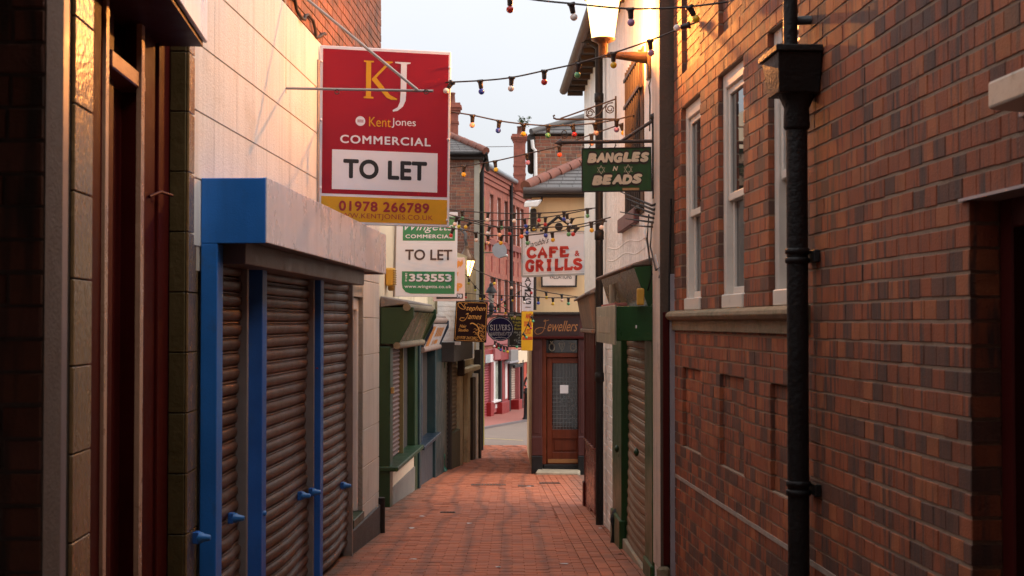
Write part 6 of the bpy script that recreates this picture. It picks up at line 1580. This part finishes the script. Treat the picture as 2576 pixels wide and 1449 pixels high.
def festoon(label, pts, Y0_, Y1_, bulbs, r=.0065):
    sp_ = spline(pts, 6); xa, xb = pts[0][0], pts[-1][0]
    def pos(x):
        for a, b in zip(sp_, sp_[1:]):
            if min(a[0], b[0]) <= x <= max(a[0], b[0]):
                f = (x - a[0]) / ((b[0] - a[0]) or 1); y = a[1] + (b[1] - a[1]) * f
                return at(x, y, Y0_ + (Y1_ - Y0_) * (x - xa) / (xb - xa))
        return at(x, pts[-1][1], Y1_)
    mid = pos((xa + xb) / 2)
    t = thing('festoon_string', label, 'string lights', mid, 'festoon strings across the alley')
    part('cable', MB().tube([at(x, y, Y0_ + (Y1_ - Y0_) * (x - xa) / (xb - xa)) for x, y in sp_], r, 5), CABLE, t)
    for b in bulbs:
        x, c = b[0], b[1]; tilt = b[2] if len(b) > 2 else random.uniform(-.12, .12)
        o = obj('bulb_holder', holder_me, t)
        o.matrix_basis = Matrix.Translation(pos(x)) @ Matrix.Rotation(random.uniform(-.15, .15), 4, 'X') @ Matrix.Rotation(tilt, 4, 'Y')
        u = bpy.data.objects.new('bulb', bulb_me[c]); COL.objects.link(u); u.parent = o
random.seed(17)
festoon('nearest festoon string across the top of the view, in front of lamp', [(1215, -22), (1341, -1), (1437, 9), (1586, 22), (1732, 17), (1890, -4)], 9.0, 8.6, [(1283, 'r'), (1437, 'w', -.2), (1586, 'v'), (1734, 'y', -.5), (1864, 'g', -.25)])
festoon('festoon string rising from the red board to the brick wall on right', [(1080, 209), (1208, 203), (1287, 195), (1369, 178), (1455, 159), (1544, 133), (1635, 102), (1734, 63), (1811, 34), (1892, 0)], 11.2, 9.2, [(1138, 'w', .6), (1208, 'b'), (1287, 'w'), (1369, 'r'), (1455, 'g'), (1543, 'y'), (1635, 'v'), (1734, 'w', 1.35), (1828, 'r', -1.1)])
festoon('festoon string passing under the scroll bracket towards the barred window', [(1085, 268), (1134.7, 281), (1189, 290), (1256, 304), (1317.5, 312), (1379, 316), (1440, 314.6), (1496, 310), (1550, 301), (1605, 286), (1640, 273)], 12.2, 12.0, [(1189, 'p'), (1256, 'b'), (1317, 'y'), (1379, 'g'), (1440, 'r', -.2), (1496, 'p', -.15), (1551, 'v'), (1604, 'l')])
festoon('festoon string sagging left to right above the bangles sign', [(1090, 427), (1134.7, 421), (1167, 417.5), (1246, 405), (1323, 387.5), (1404, 368), (1486, 339), (1563, 312), (1618, 287)], 14.0, 13.2, [(1168, 'y'), (1245, 'l'), (1325, 'v'), (1407, 'o'), (1488, 'p'), (1562, 'y', -.3)])
festoon('highest of the five festoon strings crossing above the cafe sign', [(1100, 522), (1131, 527), (1162.5, 531), (1228, 535), (1294, 537), (1357, 536), (1419, 532.6), (1478, 525), (1502, 523)], 16.5, 16.2, [(1162, 'g'), (1228, 'w'), (1293, 'w'), (1357, 'r'), (1419, 'b'), (1478, 'g')])
festoon('second highest of the five festoon strings above the cafe sign', [(1110, 545), (1144, 551), (1207, 555), (1261.5, 555), (1318, 551), (1372, 546.5), (1426, 538), (1490, 525)], 17.0, 16.6, [(1155, 'l'), (1261, 'g'), (1319, 'b', -.2), (1372, 'r'), (1426, 'w')])
festoon('middle one of the five festoon strings above the cafe sign', [(1110, 543), (1138, 549), (1196, 562), (1235, 570.5), (1280, 570.5), (1340, 567), (1395, 560), (1450, 548), (1470, 546)], 17.5, 17.2, [(1184, 'y', .8), (1232, 'w', .3), (1281, 'r'), (1327, 'b'), (1357, 'y', .9), (1440, 'w', .3)])
festoon('second lowest of the five festoon strings crossing the cafe sign top', [(1110, 535), (1150, 545), (1254, 571), (1313, 575), (1374, 572), (1431, 569), (1487, 559), (1543, 545)], 15.5, 14.6, [(1150, 'w', .3), (1254, 'p'), (1313, 'o'), (1374, 'b'), (1431, 'g'), (1487, 'y'), (1517, 'w', .2)])
festoon('lowest of the five festoon strings, hanging over the cafe sign lettering', [(1110, 570), (1144, 575), (1198, 585), (1227, 592), (1262, 592), (1325, 592), (1389, 584), (1456, 572), (1540, 553)], 16.0, 15.0, [(1140, 'r', .3), (1197, 'w'), (1228, 'p'), (1262, 'y'), (1325, 'g'), (1389, 'y'), (1453, 'r', .6)])
festoon('festoon string falling from the brick corner across the tall pale sign', [(1180, 668), (1190, 676), (1244, 699), (1285, 710), (1326, 723), (1374, 734.5), (1413, 741), (1455, 747)], 21.5, 21.0, [(1244, 'y'), (1285, 'p'), (1330, 'r', -.5), (1374, 'y'), (1413, 'p')])
festoon('short festoon string along the lower peach wall above jewellers fascia', [(1270, 744), (1317, 745.6), (1354, 747.5), (1391, 749), (1430, 749), (1455, 748)], 20.5, 20.0, [(1318, 'w'), (1354, 'b'), (1391, 'y'), (1430, 'g')])
festoon('steep festoon string from copper lantern down to the yellow sign', [(1170, 690), (1210, 735), (1250, 765), (1285, 782), (1320, 792)], 27.0, 27.0, [(1180, 'l'), (1195, 'l'), (1218, 'y'), (1252, 'g'), (1272, 'y'), (1296, 'p')])
festoon('festoon string climbing right from the oval sign to the pale sign', [(1205, 788), (1240, 775), (1275, 755), (1315, 728)], 27.5, 27.5, [(1222, 'p'), (1246, 'b'), (1270, 'g'), (1290, 'y'), (1305, 'b')])
festoon('level festoon string just above the blue oval sign', [(1160, 736), (1210, 741), (1260, 743), (1320, 747)], 28.0, 28.0, [(1172, 'r'), (1207, 'y'), (1241, 'w'), (1262, 'b'), (1288, 'b')])
festoon('drooping festoon garland between the oval sign and yellow sign', [(1228, 842), (1245, 858), (1262, 868), (1280, 872), (1300, 860), (1318, 836), (1332, 806), (1340, 790)], 24.2, 24.0, [(1246, 'w', .2), (1253, 'g'), (1261, 'b'), (1268, 'g'), (1276, 'y'), (1300, 'g'), (1316, 'g', -.7), (1328, 'r', -.6), (1337, 'g', -.3)])
t = thing('overhead_wires', 'pair of thin straight wires crossing the alley above the oval sign', 'cable', at(1260, 788, 29))
part('wire', MB().tube([at(1205, 786, 29), at(1320, 788, 29)], .012, 5), CABLE, t); part('wire', MB().tube([at(1205, 792, 29), at(1320, 796, 29)], .010, 5), CABLE, t)
t = thing('phone_wire', 'thin black wire running from the hipped roof to the chimney', 'cable', at(1240, 368, 45))
part('wire', MB().tube([at(1178, 370, 40), at(1290, 368.5, 57)], .012, 5), CABLE, t)

# ------------------------------------------------------------------ scraps on the paving
random.seed(23)
for x, y in ((1060, 1300), (1035, 1330), (975, 1282), (1180, 1318), (1400, 1306), (1475, 1258), (1510, 1330), (1040, 1408), (1252, 1428), (1330, 1225), (1560, 1395), (1420, 1420)):
    g_ = gnd(x, y); w_ = random.uniform(.02, .05)
    mb = MB(); pts = [(g_.x + w_ * math.cos(a) * random.uniform(.5, 1), g_.y + w_ * math.sin(a) * random.uniform(.5, 1.2)) for a in (0, 1.1, 2.1, 3.3, 4.4, 5.4)]
    mb.prism([Vector((px_, py_, gz(py_) + .004 + random.uniform(0, .006))) for px_, py_ in pts], (0, 0, .002))
    o = part('litter_scrap', mb, PAPER if random.random() < .5 else M('dead_leaf', (.12, .07, .03), .8), None)
    tag(o, 'tiny scrap of litter lying on the red paving', 'litter', 'scraps of litter on the paving')
